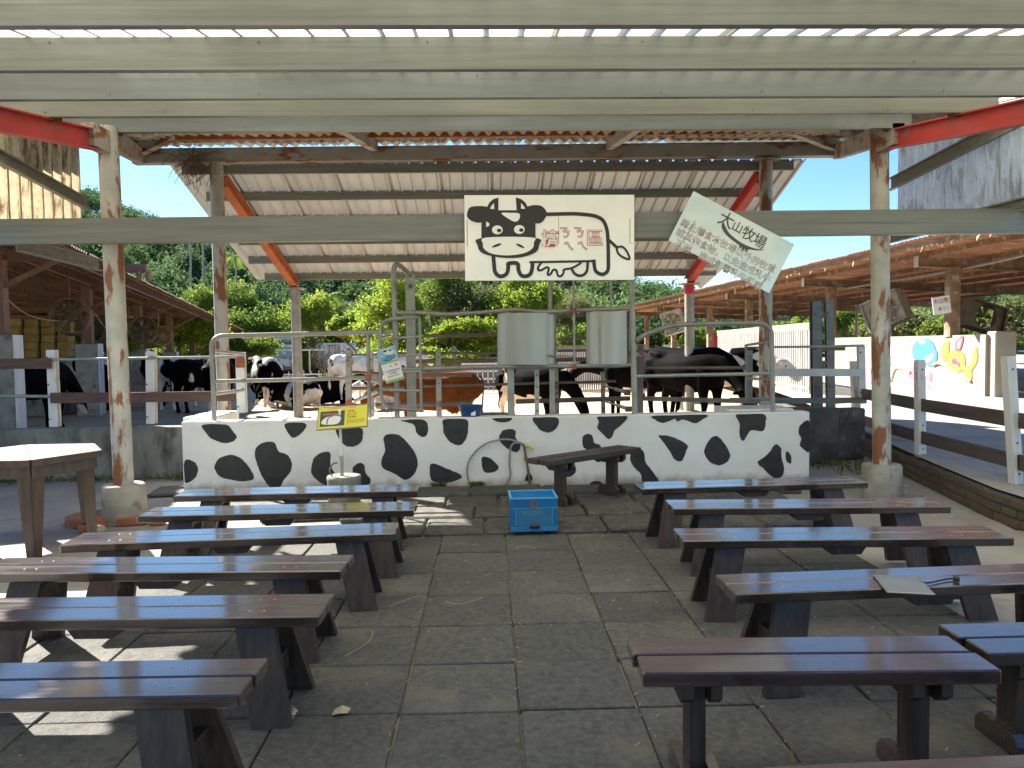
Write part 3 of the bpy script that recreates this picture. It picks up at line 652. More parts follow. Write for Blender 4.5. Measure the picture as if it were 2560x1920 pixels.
# ---- hexagonal table
TB = thing('table', 'high hexagonal brown wooden table with splayed tapering legs at the left edge', 'table', (-3.67, 6.18, 0))
cx, cy, Rr = -3.66, 6.18, .545; a0 = R(-58)
V = [Vector((cx + Rr * math.cos(a0 + k * math.pi / 3), cy + Rr * math.sin(a0 + k * math.pi / 3), 0)) for k in range(6)]
for k in range(6):                                          # six triangular top boards
    A, B = V[k], V[(k + 1) % 6]; ctr = Vector((cx, cy, 0)); e = .004
    P = [ctr + (q - ctr) * .985 + ((A + B) / 2 - ctr).normalized() * e for q in (ctr, A, B)]
    MB().prism([p + Vector((0, 0, .728)) for p in P], (0, 0, 1), .022 + .001 * (k % 2)).build('top_board', WOODTOP, TB)
    MB().bar(A * 1.0 + (A - ctr) * 0 + Vector((0, 0, .727)), B + Vector((0, 0, .727)), .045, .05, ch=.004).build('edge_trim', WOODTAB, TB)
    Ai, Bi = ctr + (A - ctr) * .94, ctr + (B - ctr) * .94
    MB().bar(Ai + Vector((0, 0, .655)), Bi + Vector((0, 0, .655)), .025, .09).build('apron', WOODTAB, TB)
    d = (A - ctr).normalized(); nA = ((V[k] + V[(k + 1) % 6]) / 2 - ctr).normalized(); nB = ((V[k] + V[(k - 1) % 6]) / 2 - ctr).normalized()
    for sgn, nn in ((1, nA), (-1, nB)):                     # each leg: two tapered boards meeting at the corner
        tdir = (V[(k + sgn) % 6] - A).normalized()
        o_ = ctr + (A - ctr) * .915 - nn * .0
        def quad(z, wd): return [o_ + Vector((0, 0, z)), o_ + tdir * wd + Vector((0, 0, z))]
        q0, q1 = quad(0, .055), quad(.61, .10)
        P = [q0[0], q0[1], q1[1], q1[0]]
        MB().prism([p + nn * .004 for p in P], nn, -.022).build('leg_board', WOODTAB, TB)
# bricks and rubble round the left column base
cxl, cyl = -3.55, 6.98
for k, (px, py, r, sx) in enumerate(((225, 1330, .3, .16), (330, 1312, .25, .24), (375, 1302, .6, .2), (395, 1311, .2, .13))):
    p = atZ(px, py); s = MB(); s.cbox((0, 0, .035), (sx, .1, .07), .008)
    s.v = [tuple(Matrix.Rotation(r, 4, 'Z') @ Vector(v)) for v in s.v]
    o = s.build('loose_brick', BRICKO, None, world=False); setM(o, Matrix.Translation((p.x, p.y, 0)))
    tag(o, ['broken orange brick lying left of the left column base', 'orange brick against the front of the left column base', 'orange brick just right of the left column base', 'small orange brick piece by the tip of the second bench'][k], 'brick', 'bricks round the left column base')
s = MB(); s.lathe((cxl, cyl, 0), [(.26, 0), (.255, .07), (.18, .075)], 11); single(s, 'brick_footing', BRICKO, 'round orange brick footing under the left concrete column base', 'footing', (cxl, cyl, 0))
p = atZ(246, 1335); s = MB(); s.lathe((0, 0, 0), [(.03, 0), (.06, .02), (.055, .06), (.02, .075)], 9); o = s.build('stone', CONC, None, world=False); setM(o, Matrix.Translation((p.x, p.y, 0))); tag(o, 'rounded grey stone beside the broken orange brick', 'stone')

# ================================================================== CRATE, SIGN STAND, HOSE
CR = thing('crate', 'blue plastic milk crate with diamond mesh front on the slabs', 'crate', M=Matrix.Translation(atZ(1336, 1329, .052)) @ Matrix.Rotation(R(1.5), 4, 'Z'))
Wc, Dc, Hc = .375, .34, .272
def lb(m_, x0, y0, z0, x1, y1, z1): m_.b2((x0, y0, z0), (x1, y1, z1))
hW = Wc / 2
m = MB()                                                    # solid shell pieces around the mesh window
lb(m, -hW, 0, .185, hW, .008, .262); lb(m, -hW, 0, 0, hW, .008, .048); lb(m, -hW, 0, .048, -hW + .04, .008, .185); lb(m, hW - .04, 0, .048, hW, .008, .185)
lb(m, -hW, .008, 0, -hW + .008, Dc, .262); lb(m, hW - .008, .008, 0, hW, Dc, .262); lb(m, -hW + .008, Dc - .008, 0, hW - .008, Dc, .262)
m.build('shell', CRATE, CR, world=False)
m = MB(); lb(m, -hW - .005, -.005, .262, hW + .005, .012, .273); lb(m, -hW - .005, .012, .262, -hW + .012, Dc + .005, .273); lb(m, hW - .012, .012, .262, hW + .005, Dc + .005, .273); lb(m, -hW + .012, Dc - .012, .262, hW - .012, Dc + .005, .273)
for z in (.008, .022, .034, .186): lb(m, -hW - .003, -.004, z, hW + .003, 0, z + .004)
for x in (-hW + .038, hW - .042): lb(m, x, -.004, .05, x + .004, 0, .185)
m.build('ribs', mat('pale_blue_plastic_edge', (.08, .36, .6), rough=.35), CR, world=False)
m = MB()
for i in range(-9, 18):                                     # diamond mesh
    for sg in (1, -1):
        x0 = -.147 + i * .0235; z0, z1 = .05, .184
        dx = (z1 - z0) * .9 * sg
        a = Vector((x0, .003, z0)); b = Vector((x0 + dx, .003, z1))
        def clipx(p, q):
            lo, hi = -.146, .146; d = q - p; t0, t1 = 0, 1
            for s_, v_ in ((1, lo), (-1, hi)):
                pass
            if abs(d.x) < 1e-9: return None
            ta, tb = (lo - p.x) / d.x, (hi - p.x) / d.x
            t0 = max(0, min(ta, tb)); t1 = min(1, max(ta, tb))
            return (p + d * t0, p + d * t1) if t1 > t0 + .02 else None
        r_ = clipx(a, b)
        if r_: m.bar(r_[0] + Vector((0, -.004, 0)), r_[1] + Vector((0, -.004, 0)), .0045, .0045)
m.build('mesh_front', MATS['pale_blue_plastic_edge'], CR, world=False)
m = MB(); lb(m, -hW + .008, .012, .255, hW - .008, Dc - .008, .261)
for i in range(11): lb(m, -hW + .015, .02 + i * .03, .261, hW - .015, .024 + i * .03, .264)
m.build('lid_grid', CRATE, CR, world=False)
m = MB(); m.tube([(-.04, -.002, .045), (.04, -.002, .045)], .02, 12); m.build('handle_slot', RUBBER, CR, world=False)
m = MB(); lb(m, -.13, .03, .01, .13, Dc - .04, .12); m.build('inner_box', CRATED, CR, world=False)
m = MB(); lb(m, -.09, .05, .12, .08, Dc - .05, .16); m.build('packets', CONC, CR, world=False)
m = MB(); stroke2(m, [(.012, .03), (-.012, .034), (-.026, .015), (-.022, -.008), (0, -.018), (.02, -.01)], .013, .0); stroke2(m, [(.012, .028), (.026, .012), (.022, -.004), (.028, -.016)], .009, .0005)
e = m.build('emblem', mat('faded_orange_print', (.30, .09, .04), rough=.5), CR, world=False); e.matrix_local = Matrix.Translation((-.0, -.0065, .215)) @ Matrix.Rotation(R(90), 4, 'X')

pb = atZ(862, 1275, .0)
BK = thing('sign_stand', 'yellow information sign on a thin post set in a grey concrete-filled bucket', 'sign', (pb.x, pb.y, 0))
MB().lathe((pb.x, pb.y, .03), [(.145, 0), (.15, .02), (.156, .25), (.162, .27), (.158, .30), (.13, .305), (.1, .30)], 24).build('bucket', CONCB, BK)
MB().tube([(pb.x - .02, pb.y, .3), (pb.x - .02, pb.y, .52)], .019, 10).build('sleeve', PIPE, BK)
MB().bar((pb.x - .02, pb.y, .5), (pb.x - .025, pb.y, 1.0 - .05), .022, .022).build('post', WHITE, BK)
MB().tube(catmull([(pb.x - .1, pb.y - .05, .33), (pb.x - .12, pb.y - .06, .39), (pb.x - .09, pb.y - .06, .45), (pb.x - .05, pb.y - .05, .46)], False, 4), .007, 6).build('wire_handle', PIPED, BK)
tl, tr, br, bl = [atY(a, b, pb.y - .02) for a, b in ((800, 1019), (925, 1012), (915, 1063), (786, 1075))]
cc = (tl + tr + br + bl) / 4; u = ((tr - tl) + (br - bl)).normalized(); w_, h_ = .5 * ((tr - tl).length + (br - bl).length), .5 * ((tl - bl).length + (tr - br).length)
tilt = R(38); uu = Vector((u.x, u.y * .0, u.z)).normalized(); vv = Vector((-uu.z * math.cos(tilt), math.sin(tilt), uu.x * math.cos(tilt))).normalized(); vv = (vv - uu * vv.dot(uu)).normalized(); nn = uu.cross(vv)
h_ = h_ / math.cos(tilt) * .97
PM = Matrix(((uu.x, vv.x, nn.x, cc.x), (uu.y, vv.y, nn.y, cc.y), (uu.z, vv.z, nn.z, cc.z), (0, 0, 0, 1)))
loc = wm(BK).inverted() @ PM
def child(mb, name, m_, par, M, label=None):
    o = mb.build(name, m_, par, world=False, label=label); o.matrix_local = M; MW[o.name] = wm(par) @ M; return o
bdm = MB(); bdm.box((0, 0, -.006), (w_, h_, .012)); board = child(bdm, 'sign_board', GALVD, BK, loc)
def on(mb, name, m_, z=0): return child(mb, name, m_, BK, loc @ Matrix.Translation((0, 0, z)))
m = MB(); m.box((0, 0, .001), (w_ - .02, h_ - .02, .002)); on(m, 'yellow_face', YEL)
m = MB(); m.box((-w_ * .2, -.012, .0028), (w_ * .48, h_ * .66, .001)); on(m, 'photo_print', DARKGREY)
m = MB(); poly2(m, [(-w_ * .38, -.07), (-w_ * .1, -.075), (-w_ * .03, -.01), (-w_ * .12, .015), (-w_ * .3, .01), (-w_ * .40, -.03)], .0036); on(m, 'photo_print', SIGNP)
m = MB(); poly2(m, [(-w_ * .38, .03), (-w_ * .15, .03), (-w_ * .12, .045), (-w_ * .38, .05)], .0036); stroke2(m, [(-w_ * .3, -.07), (-w_ * .27, 0), (-w_ * .1, .03)], .014, .0042); on(m, 'photo_print', mat('brown_print', (.3, .16, .12), rough=.6))
text('lettering', '認識擠乳．大體驗', .032, loc @ T3(0, h_ * .41, .0036), SIGNPK, BK)
for k, tt in enumerate(('擠乳時間：', '每日上午十點', '每日下午三點', '歡迎現場體驗')): text('lettering', tt, .014, loc @ T3(w_ * .18, h_ * (.24 - k * .095), .0036), DARKGREY, BK)
m = MB()
for k in range(4): m.box((w_ * .26, -h_ * (.14 + k * .045), .0026), (w_ * (.38 - .05 * (k % 2)), .0022, .001))
on(m, 'text_lines', DARKGREY)
text('lettering', 'R丁U', .05, loc @ T3(w_ * .2, -h_ * .33, .0032), mat('olive_print', (.4, .4, .05), rough=.5), BK, off=-.001)

HS = thing('water_hose', 'grey hose looped on the painted wall with a yellow nozzle and tap pipe', 'hose', (.2, WY - .05, 0))
z5 = lambda a, b: (1200 + a * .3888, 1000 + b * .3888)
P = [(285, 300), (255, 277), (215, 280), (195, 320), (190, 420), (195, 480), (165, 540), (100, 575), (45, 578), (-25, 568), (-70, 520), (-83, 450), (-65, 380), (-5, 310), (65, 270), (145, 254), (200, 257), (255, 272), (292, 292)]
pts = [atY(*z5(a, b), WY - .03 - .004 * k % .02) for k, (a, b) in enumerate(P)]
for p in pts: p.z = max(p.z, .03)
MB().tube(catmull(pts, False, 5), .0105, 8).build('hose_tube', HOSE, HS)
MB().tube([atY(*z5(288, 287), WY - .05), atY(*z5(318, 300), WY - .055), atY(*z5(350, 318), WY - .06)], [.013, .014, .008], 10).build('nozzle', YELPL, HS)
MB().tube([atY(*z5(a, b), WY - .03) for a, b in ((284, 298), (292, 350), (300, 395), (308, 440), (316, 500), (322, 566))], [.011, .012, .011, .014, .012, .012], 8).build('tap_pipe', PIPED, HS)
MB().lathe(atY(*z5(296, 378), WY - .03), [(.02, -.02), (.02, .02)], 10).build('tap_joint', ORUST, HS)
s = MB(); q = [atY(*z5(a, b), WY - .0045) for a, b in ((300, 480), (320, 470), (338, 500), (335, 560), (345, 580), (290, 580), (305, 540), (290, 520))]
for p_ in q: p_.z = max(.07, p_.z)
s.prism([Vector((p.x, WY - .005, p.z)) for p in catmull(q, True, 4)], (0, 1, 0), .003); o = s.build('moss_stain', mat('dark_moss', (.05, .05, .02), (.02, .02, .015), 30, .9), WL)
# blue basin on the wall
p = atY(1177, 1041, WY + .12); BS = thing('basin', 'blue plastic basin with a white label standing on top of the painted wall', 'basin', (p.x, WY + .12, WT))
MB().lathe((p.x, WY + .12, WT), [(.10, .002), (.108, .02), (.128, .11), (.142, .112), (.142, .122), (.12, .12), (.1, .03), (.02, .028)], 24).build('bowl', CRATED, BS)
MB().box((p.x + .03, WY + .005, WT + .035), (.05, .004, .05), 0, Matrix.Translation((p.x + .03, WY + .008, WT + .04)) @ Matrix.Rotation(-.17, 4, 'X')).build('label_sticker', SIGNP, BS)
# ================================================================== SIGNS
def flatframe(tl, tr, bl, Y):
    a, b, c = atY(*tl, Y), atY(*tr, Y), atY(*bl, Y); u = (b - a).normalized(); v = (a - c); v = (v - u * v.dot(u)); h = v.length; v.normalize(); n = u.cross(v)
    return Matrix(((u.x, v.x, n.x, c.x), (u.y, v.y, n.y, c.y), (u.z, v.z, n.z, c.z), (0, 0, 0, 1))), (b - a).length, h
M1, w1, h1 = flatframe((1162, 488), (1587, 487), (1163, 702), 6.60)
CS = thing('cow_sign', 'white board with a black cartoon cow and red characters hung on the cross beam', 'sign', M=M1)
k1 = w1 / 1122.0
def layer(z, name, m_, draw, smooth=True):
    mb = MB(); draw(mb, z); return child(mb, name, m_, CS, Matrix.Identity(4))
m = MB(); m.cbox((w1 / 2, h1 / 2, -.012), (w1, h1, .022), .002); child(m, 'board', SIGNW, CS, Matrix.Identity(4))
X = lambda a, b: ((a - 795) * k1, (1110 - b) * k1)
XX = lambda L_: [X(*p) for p in L_]
def d_black(mb, z):
    poly2(mb, XX([(905, 650), (1262, 650), (1262, 845), (905, 845)]), z, smooth=False)
    poly2(mb, XX([(812, 670), (830, 632), (880, 622), (950, 630), (975, 680), (905, 728), (850, 722), (818, 700)]), z + .0007)
    poly2(mb, XX([(1195, 640), (1240, 618), (1300, 622), (1335, 660), (1325, 705), (1290, 735), (1240, 730), (1195, 700)]), z + .0007)
    poly2(mb, XX([(935, 660), (945, 625), (962, 596), (988, 576), (1019, 568), (1018, 665)]), z + .0014, smooth=False)
    poly2(mb, XX([(1140, 665), (1133, 566), (1170, 578), (1196, 600), (1210, 625), (1220, 655)]), z + .0014, smooth=False)
    poly2(mb, XX([(880, 880), (900, 832), (1265, 832), (1285, 880), (1262, 925), (1180, 955), (1080, 962), (980, 950), (905, 925)]), z + .002)
    body = [(1320, 677), (1420, 675), (1520, 674), (1600, 680), (1665, 692), (1710, 720), (1735, 780), (1742, 860), (1744, 960), (1742, 1040), (1720, 1068), (1690, 1070), (1660, 1050), (1650, 1010), (1648, 975)]
    stroke2(mb, XX(body), 24 * k1, z + .0007)
    stroke2(mb, XX([(1220, 990), (1660, 985)]), 15 * k1, z + .0014, smooth=False)
    stroke2(mb, XX([(982, 940), (986, 1000), (992, 1050), (1015, 1078), (1045, 1080), (1072, 1060), (1080, 1020), (1082, 998), (1140, 998), (1148, 1040), (1165, 1075), (1195, 1082), (1225, 1068), (1238, 1030), (1240, 990)]), 26 * k1, z + .002)
    stroke2(mb, XX([(1300, 992), (1280, 1020), (1278, 1042), (1300, 1042), (1335, 1024), (1348, 1035), (1340, 1070), (1358, 1070), (1378, 1042), (1398, 1045), (1408, 1078), (1430, 1082), (1446, 1060), (1450, 1040), (1500, 1030), (1545, 1008), (1565, 990)]), 15 * k1, z + .0007)
    stroke2(mb, XX([(1500, 1030), (1515, 1062), (1545, 1080), (1580, 1074), (1602, 1045), (1606, 990)]), 18 * k1, z + .0027)
    stroke2(mb, XX([(1745, 845), (1775, 872), (1805, 900)]), 20 * k1, z + .0014)
    stroke2(mb, XX([(1800, 905), (1812, 893), (1840, 893), (1868, 925), (1885, 972), (1845, 962), (1812, 938)]), 14 * k1, z + .002, closed=True)
def d_white(mb, z):
    poly2(mb, XX([(915, 870), (935, 828), (1235, 828), (1250, 860), (1240, 900), (1180, 932), (1080, 945), (980, 935), (925, 905)]), z)
    poly2(mb, XX([(1038, 670), (1095, 667), (1150, 670), (1160, 690), (1150, 715), (1128, 725), (1095, 712)]), z)
    poly2(mb, XX([(937, 722), (957, 735), (958, 750), (937, 760)]), z, smooth=False)
    poly2(mb, XX([(963, 640), (975, 618), (990, 604), (991, 643)]), z, smooth=False)
    poly2(mb, XX([(1167, 604), (1182, 618), (1195, 641), (1168, 641)]), z, smooth=False)
    for ex, ey in ((1010, 778), (1155, 776)): poly2(mb, XX(ell(ex, ey, 35, 29)), z)
def d_top(mb, z):
    for ex, ey in ((1022, 782), (1168, 780)): poly2(mb, XX(ell(ex, ey, 15, 12)), z)
    poly2(mb, XX(ell(1005, 880, 33, 8, -.35)), z); poly2(mb, XX(ell(1160, 883, 30, 8, .45)), z)
layer(.001, 'cow_drawing', BLACK, d_black); layer(.0045, 'white_areas', SIGNP, d_white); layer(.0055, 'eyes_and_nostrils', BLACK, d_top)
for ch, cx_, cy_, s_ in (('擠', 1358, 842, 118), ('ㄋ', 1455, 800, 78), ('ㄟ', 1480, 888, 70), ('ㄋ', 1548, 800, 78), ('ㄟ', 1572, 888, 70), ('區', 1654, 840, 118)):
    x_, y_ = X(cx_, cy_)
    text('red_character', ch, s_ * k1, T3(x_, y_, .001), SIGNR, CS, off=.004)
    text('character_core', ch, s_ * k1, T3(x_, y_, .0022), SIGNP, CS, off=-.0012)
m = MB(); stroke2(m, XX([(1415, 690), (1416, 870)]), 3 * k1, .001, smooth=False); stroke2(m, XX([(812, 712), (812, 885)]), 4 * k1, .001, smooth=False); stroke2(m, XX([(1888, 705), (1888, 870), (1905, 868)]), 4 * k1, .001, smooth=False)
child(m, 'rusty_tie', ORUST, CS, Matrix.Identity(4))
# tilted banner
M2, w2, h2 = flatframe((1735, 478), (1987, 611), (1671, 601), 6.55)
BN = thing('banner', 'crooked pale teal banner with brown characters hanging from the cross beam', 'banner', M=M2)
m = MB(); m.cbox((w2 / 2, h2 / 2, -.003), (w2, h2, .005), .001); child(m, 'sheet', SIGNT, BN, Matrix.Identity(4))
bt = lambda s_, x_, y_, sz, m_=BROWNST, off=0.0, sp=1, sx=1: text('lettering', s_, sz, T3(x_, y_, .0006 if off > 0 else .0016), m_, BN, off=off, center=True, spacing=sp, sx=sx)
U = w2
for k, ch in enumerate('大山牧場'): bt(ch, U * (.37 + .115 * k), h2 * (.80 - .02 * k), [.14, .10, .12, .12][k], DARKGREY, .001)
m = MB(); q = [(U * .355, h2 * .75), (U * .36, h2 * .66), (U * .42, h2 * .58), (U * .52, h2 * .53), (U * .62, h2 * .52), (U * .72, h2 * .575), (U * .79, h2 * .66), (U * .71, h2 * .60), (U * .61, h2 * .575), (U * .52, h2 * .59), (U * .43, h2 * .64)]
poly2(m, q, .001); q = [(U * .56, h2 * .55), (U * .585, h2 * .47), (U * .60, h2 * .51), (U * .615, h2 * .44), (U * .63, h2 * .51), (U * .65, h2 * .45), (U * .66, h2 * .53), (U * .69, h2 * .56)]; poly2(m, q, .0022, smooth=False)
child(m, 'swoosh_mark', DARKGREY, BN, Matrix.Identity(4))
for k, ln in enumerate(('禁止攜食本牧場以外的牧草', '或其他食物，以免造成乳牛', '不適．造成影響乳牛健康')):
    bt(ln, U * .49, h2 * (.40 - .19 * k), .076, BROWNST, .0014, 1.0); bt(ln, U * .49, h2 * (.40 - .19 * k), .076, SIGNP, -.0012, 1.0)
m = MB(); stroke2(m, [(U * .13, h2 * .96 - .2), (U * .12, h2 * .1)], .005, .001, smooth=False); stroke2(m, [(U * .93, h2 * .52), (U * .90, h2 * .02)], .005, .001, smooth=False); child(m, 'crease_wire', BLACK, BN, Matrix.Identity(4))
# hanging tag
M3, w3, h3 = flatframe((946, 875), (991, 862), (966, 960), WY + .02)
TG = thing('hanging_tag', 'small blue and green printed card hanging askew on the tall pipe frame', 'sign', M=M3)
m = MB(); m.box((w3 / 2, h3 / 2, -.003), (w3, h3, .005)); child(m, 'card', SIGNP, TG, Matrix.Identity(4))
m = MB(); m.box((w3 / 2, h3 * .79, .0006), (w3 * .98, h3 * .40, .001)); child(m, 'blue_print', BLUEPR, TG, Matrix.Identity(4))
m = MB(); m.box((w3 / 2, h3 * .575, .0008), (w3 * .98, h3 * .05, .001)); m.box((w3 / 2, h3 * .04, .0008), (w3 * .98, h3 * .07, .001)); child(m, 'green_print', GREENP, TG, Matrix.Identity(4))
m = MB(); poly2(m, [(w3 * .3, h3 * .9), (w3 * .6, h3 * .93), (w3 * .85, h3 * .88), (w3 * .75, h3 * .8), (w3 * .45, h3 * .81)], .0014); child(m, 'cow_picture', SIGNP, TG, Matrix.Identity(4))
m = MB(); poly2(m, [(w3 * .3, h3 * .91), (w3 * .5, h3 * .935), (w3 * .48, h3 * .88)], .002); poly2(m, [(w3 * .6, h3 * .92), (w3 * .8, h3 * .9), (w3 * .7, h3 * .87)], .002); stroke2(m, [(w3 * .2, h3 * .68), (w3 * .5, h3 * .63), (w3 * .85, h3 * .68)], .008, .0014); child(m, 'cow_patches', BLACK, TG, Matrix.Identity(4))
m = MB(); poly2(m, ell(w3 * .8, h3 * .47, .018, .016), .001); poly2(m, ell(w3 * .5, h3 * .46, .012, .01), .001); child(m, 'pink_dots', SIGNPK, TG, Matrix.Identity(4))
text('lettering', '大山牧場', w3 * .22, TG and T3(w3 * .5, h3 * .71, .002), BLACK, TG)
text('lettering', '今日平靜區不開放', w3 * .105, T3(w3 * .52, h3 * .32, .001), DARKGREY, TG); text('lettering', '請 勿跨欄', w3 * .09, T3(w3 * .5, h3 * .25, .001), DARKGREY, TG); text('lettering', '未按規定 後果自負', w3 * .08, T3(w3 * .5, h3 * .17, .001), DARKGREY, TG)
s = MB(); s.tube(catmull([atY(a, b, WY + .03) for a, b in ((967, 960), (970, 985), (975, 1010), (981, 1046))], False, 4), .0035, 5); s.tube(catmull([atY(a, b, WY + .03) for a, b in ((975, 866), (978, 850), (984, 838))], False, 3), .003, 4)
single(s, 'string', TWINE, 'thin dark red cord trailing down from the hanging card to the wall top', 'cord', atY(974, 1000, WY + .03))
# small paper notice on the far right post
M4, w4, h4 = flatframe((2328, 745), (2372, 738), (2335, 788), 15.6)
NT = thing('notice', 'small white board reading in dark red characters wired to a post of the right shed', 'sign', M=M4)
m = MB(); m.box((w4 / 2, h4 / 2, -.006), (w4, h4, .01)); child(m, 'board', SIGNP, NT, Matrix.Identity(4))
text('lettering', '大山牧', w4 * .3, T3(w4 * .5, h4 * .73, .001), SIGNR, NT, off=.002); text('lettering', '買ㄋㄟ', w4 * .22, T3(w4 * .6, h4 * .28, .001), DARKGREY, NT)

# ================================================================== PEN RAILINGS ON THE WALL
def z6(a, b): return (940 + .2712 * a, 660 + .2712 * b)
def z7(a, b): return (1500 + .2532 * a, 660 + .2532 * b)
def z8(a, b): return (1960 + .3375 * a, 560 + .3375 * b)
def z3(a, b): return (.3165 * a, 600 + .3165 * b)
def z5s(a, b): return (500 + .2773 * a, 600 + .2773 * b)
def tubeY(pts, Y, r, name, m_, par, n=10, smooth=False, k=4):
    Y2 = Y if isinstance(Y, (list, tuple)) else [Y] * len(pts)
    P = [atY(a, b, y) for (a, b), y in zip(pts, Y2)]
    if smooth: P = catmull(P, False, k)
    return MB().tube(P, r, n).build(name, m_, par)
Yr = WY + .10
G1 = thing('pipe_gate', 'left galvanized pipe gate with rounded corner standing on the painted wall', 'gate', (-3.0, Yr, WT))
tubeY([z5s(130, 1645), z5s(118, 1280), z5s(105, 1000), z5s(112, 930), z5s(140, 888), z5s(190, 866), z5s(300, 862), z5s(520, 858), z5s(1120, 842), z5s(1745, 826)], Yr, .026, 'frame_pipe', PIPE, G1, smooth=True)
tubeY([z5s(135, 1275), z5s(900, 1258), z5s(1640, 1235)], Yr, .023, 'rail', PIPE, G1)
tubeY([z5s(1512, 845), z5s(1520, 1240), z5s(1528, 1490), z5s(1530, 1620)], Yr, .02, 'upright', PIPE, G1)
tubeY([z5s(128, 1000), z5s(260, 1015), z5s(392, 1030)], [Yr, 8.8, 9.3], .02, 'side_rail', PIPE, G1)
tubeY([z5s(138, 1388), z5s(392, 1352)], [Yr, 9.3], .02, 'side_rail', PIPE, G1)
MB().lathe(atY(*z5s(1518, 1238), Yr - .01), [(.035, -.03), (.035, .03)], 10).build('clamp', ORUST, G1)
G2 = thing('hooped_stand', 'tall pipe frame with hooped top behind the hanging card', 'frame', (-1.2, Yr, WT))
tubeY([(993, 1045), (990, 900), (987, 780), (984, 700), (985, 672), (991, 662), (1003, 667), (1027, 690)], [Yr] * 5 + [Yr + .03, Yr + .1, Yr + .3], .029, 'hoop_pipe', PIPE, G2, 12, True)
MB().bar(atY(1025, 684, Yr + .32), atY(1030, 1046, Yr + .32), .10, .085, hint=(0, 1, 0)).build('thick_post', PIPE, G2)
MB().lathe(atY(1026, 715, Yr + .25), [(.02, -.02), (.02, .02)], 8).build('bolt', PIPED, G2)
G3 = thing('ladder_gate', 'narrow ladder shaped pipe gate swung out beside the tall pipe frame', 'gate', (-1.3, Yr, WT))
tubeY([z6(400, 490), z6(200, 500), z6(95, 520), z6(50, 570), z6(38, 700), z6(42, 1000), z6(50, 1200), z6(75, 1290), z6(130, 1325), z6(250, 1335), z6(440, 1352)], Yr - .05, .02, 'frame_pipe', PIPE, G3, 10, True)
tubeY([z6(402, 492), z6(418, 1345)], Yr - .05, .017, 'upright', PIPE, G3)
for a in ((40, 690, 400, 668), (40, 855, 405, 835), (42, 1000, 408, 990), (48, 1160, 412, 1168)): tubeY([z6(a[0], a[1]), z6(a[2], a[3])], Yr - .05, .014, 'rung', PIPE, G3)
G4 = thing('feeding_rail', 'long pipe rail with two stainless sheets above the middle of the wall', 'rail', (.6, Yr, WT))
tubeY([z6(190, 450), z6(420, 448), z6(640, 462), z6(900, 452), z6(1130, 432), z6(1290, 420), z6(1430, 436), z6(1600, 442), z6(1850, 428), z6(2212, 415), (1560, 771), (1576, 772), (1582, 779)], Yr - .02, .024, 'top_rail', PIPE, G4, 10, True)
tubeY([z6(240, 970), z6(1120, 948), z6(1700, 940), z6(2212, 938), (1583, 912)], Yr - .02, .024, 'bottom_rail', PIPE, G4)
def sheet(pxs, ytop, ybot, Y, name, label=None):
    n_ = len(pxs); vs = []
    for px, dy in pxs: vs += [atY(px, ytop, Y - dy), atY(px, ybot, Y - dy)]
    o_ = len(vs); vs2 = [v + Vector((0, .006, 0)) for v in vs]
    mb = MB(); f = [(2 * i, 2 * i + 1, 2 * i + 3, 2 * i + 2) for i in range(n_ - 1)]
    mb.add(vs + vs2, f + [tuple(q + o_ for q in g[::-1]) for g in f] + [(0, o_, o_ + 1, 1), (o_ - 2, o_ - 1, 2 * o_ - 1, 2 * o_ - 2)], True)
    return mb.build(name, STEEL, G4, label=label)
def prof(x0, x1, n=14, d=.12): return [(x0 + (x1 - x0) * i / n, d * (math.sin(math.pi * i / n) ** .7)) for i in range(n + 1)]
sheet([(1243, 0), (1262, .0)] + prof(1264, 1378) + [(1391, 0)], 782, 912, Yr, 'steel_sheet', 'wide curved stainless sheet')
sheet([(1466, 0), (1480, .03)] + [(1490, .05)] + prof(1500, 1562, 12, .09)[2:-1] + [(1566, .02), (1576, 0)], 778, 911, Yr, 'steel_sheet', 'narrow stainless sheet at the right')
MB().bar(atY(1497, 778, Yr - .05), atY(1499, 912, Yr - .05), .03, .02, hint=(0, 1, 0)).build('sheet_strip', PIPE, G4)
for (a, b, c, d, r) in ((1434, 702, 1436, 918, .013), (1527, 703, 1528, 772, .014), (1376, 703, 1375, 774, .024)): tubeY([(a, b), (c, d)], Yr - .04 if r < .02 else Yr + .02, r, 'hanger_pipe', PIPE, G4)
tubeY([(1381, 703), (1384, 693), (1392, 690)], Yr + .02, .022, 'hanger_pipe', PIPE, G4, 8, True)
tubeY([z6(1630, 845), z6(1825, 850)], Yr - .06, .011, 'latch_bar', PIPE, G4)
MB().lathe(atY(1436, 918, Yr - .05), [(.022, -.02), (.022, .03)], 8).build('clamp', ORUST, G4); MB().lathe(atY(1434, 776, Yr - .06), [(.022, -.02), (.022, .03)], 8).build('clamp', ORUST, G4)
for (a, b, c, d, w) in ((1276, 922, 1278, 1046, .075), (1380, 922, 1381, 1042, .055)): MB().bar(atY(a, b, Yr + .04), atY(c, d, Yr + .04), w, .05, hint=(0, 1, 0)).build('upright', PIPE, G4)
def holepost(px0, y0, px1, y1, Y, w, name, m_, par, holes=3, side=0):
    p = MB().bar(atY(px0, y0, Y), atY(px1, y1, Y), w, w * .8, hint=(0, 1, 0)).build(name, m_, par)
    a, b = atY(px0, y0, Y), atY(px1, y1, Y); hm = MB()
    for i in range(holes):
        q = a.lerp(b, .12 + .76 * i / max(1, holes - 1)); q = q + Vector((side, -w * .41, 0))
        hm.tube([q, q + Vector((0, -.002, 0))], .009, 8)
    hm.build('bolt_holes', BLACK, p); return p
holepost(*z6(1482, 970), *z6(1484, 1404), Yr + .06, .048, 'hole_post', RUSTW, G4, 4)
G5 = thing('pipe_post', 'tall thick galvanized post at the right end of the cow sign', 'post', atY(1585, 1036, Yr))
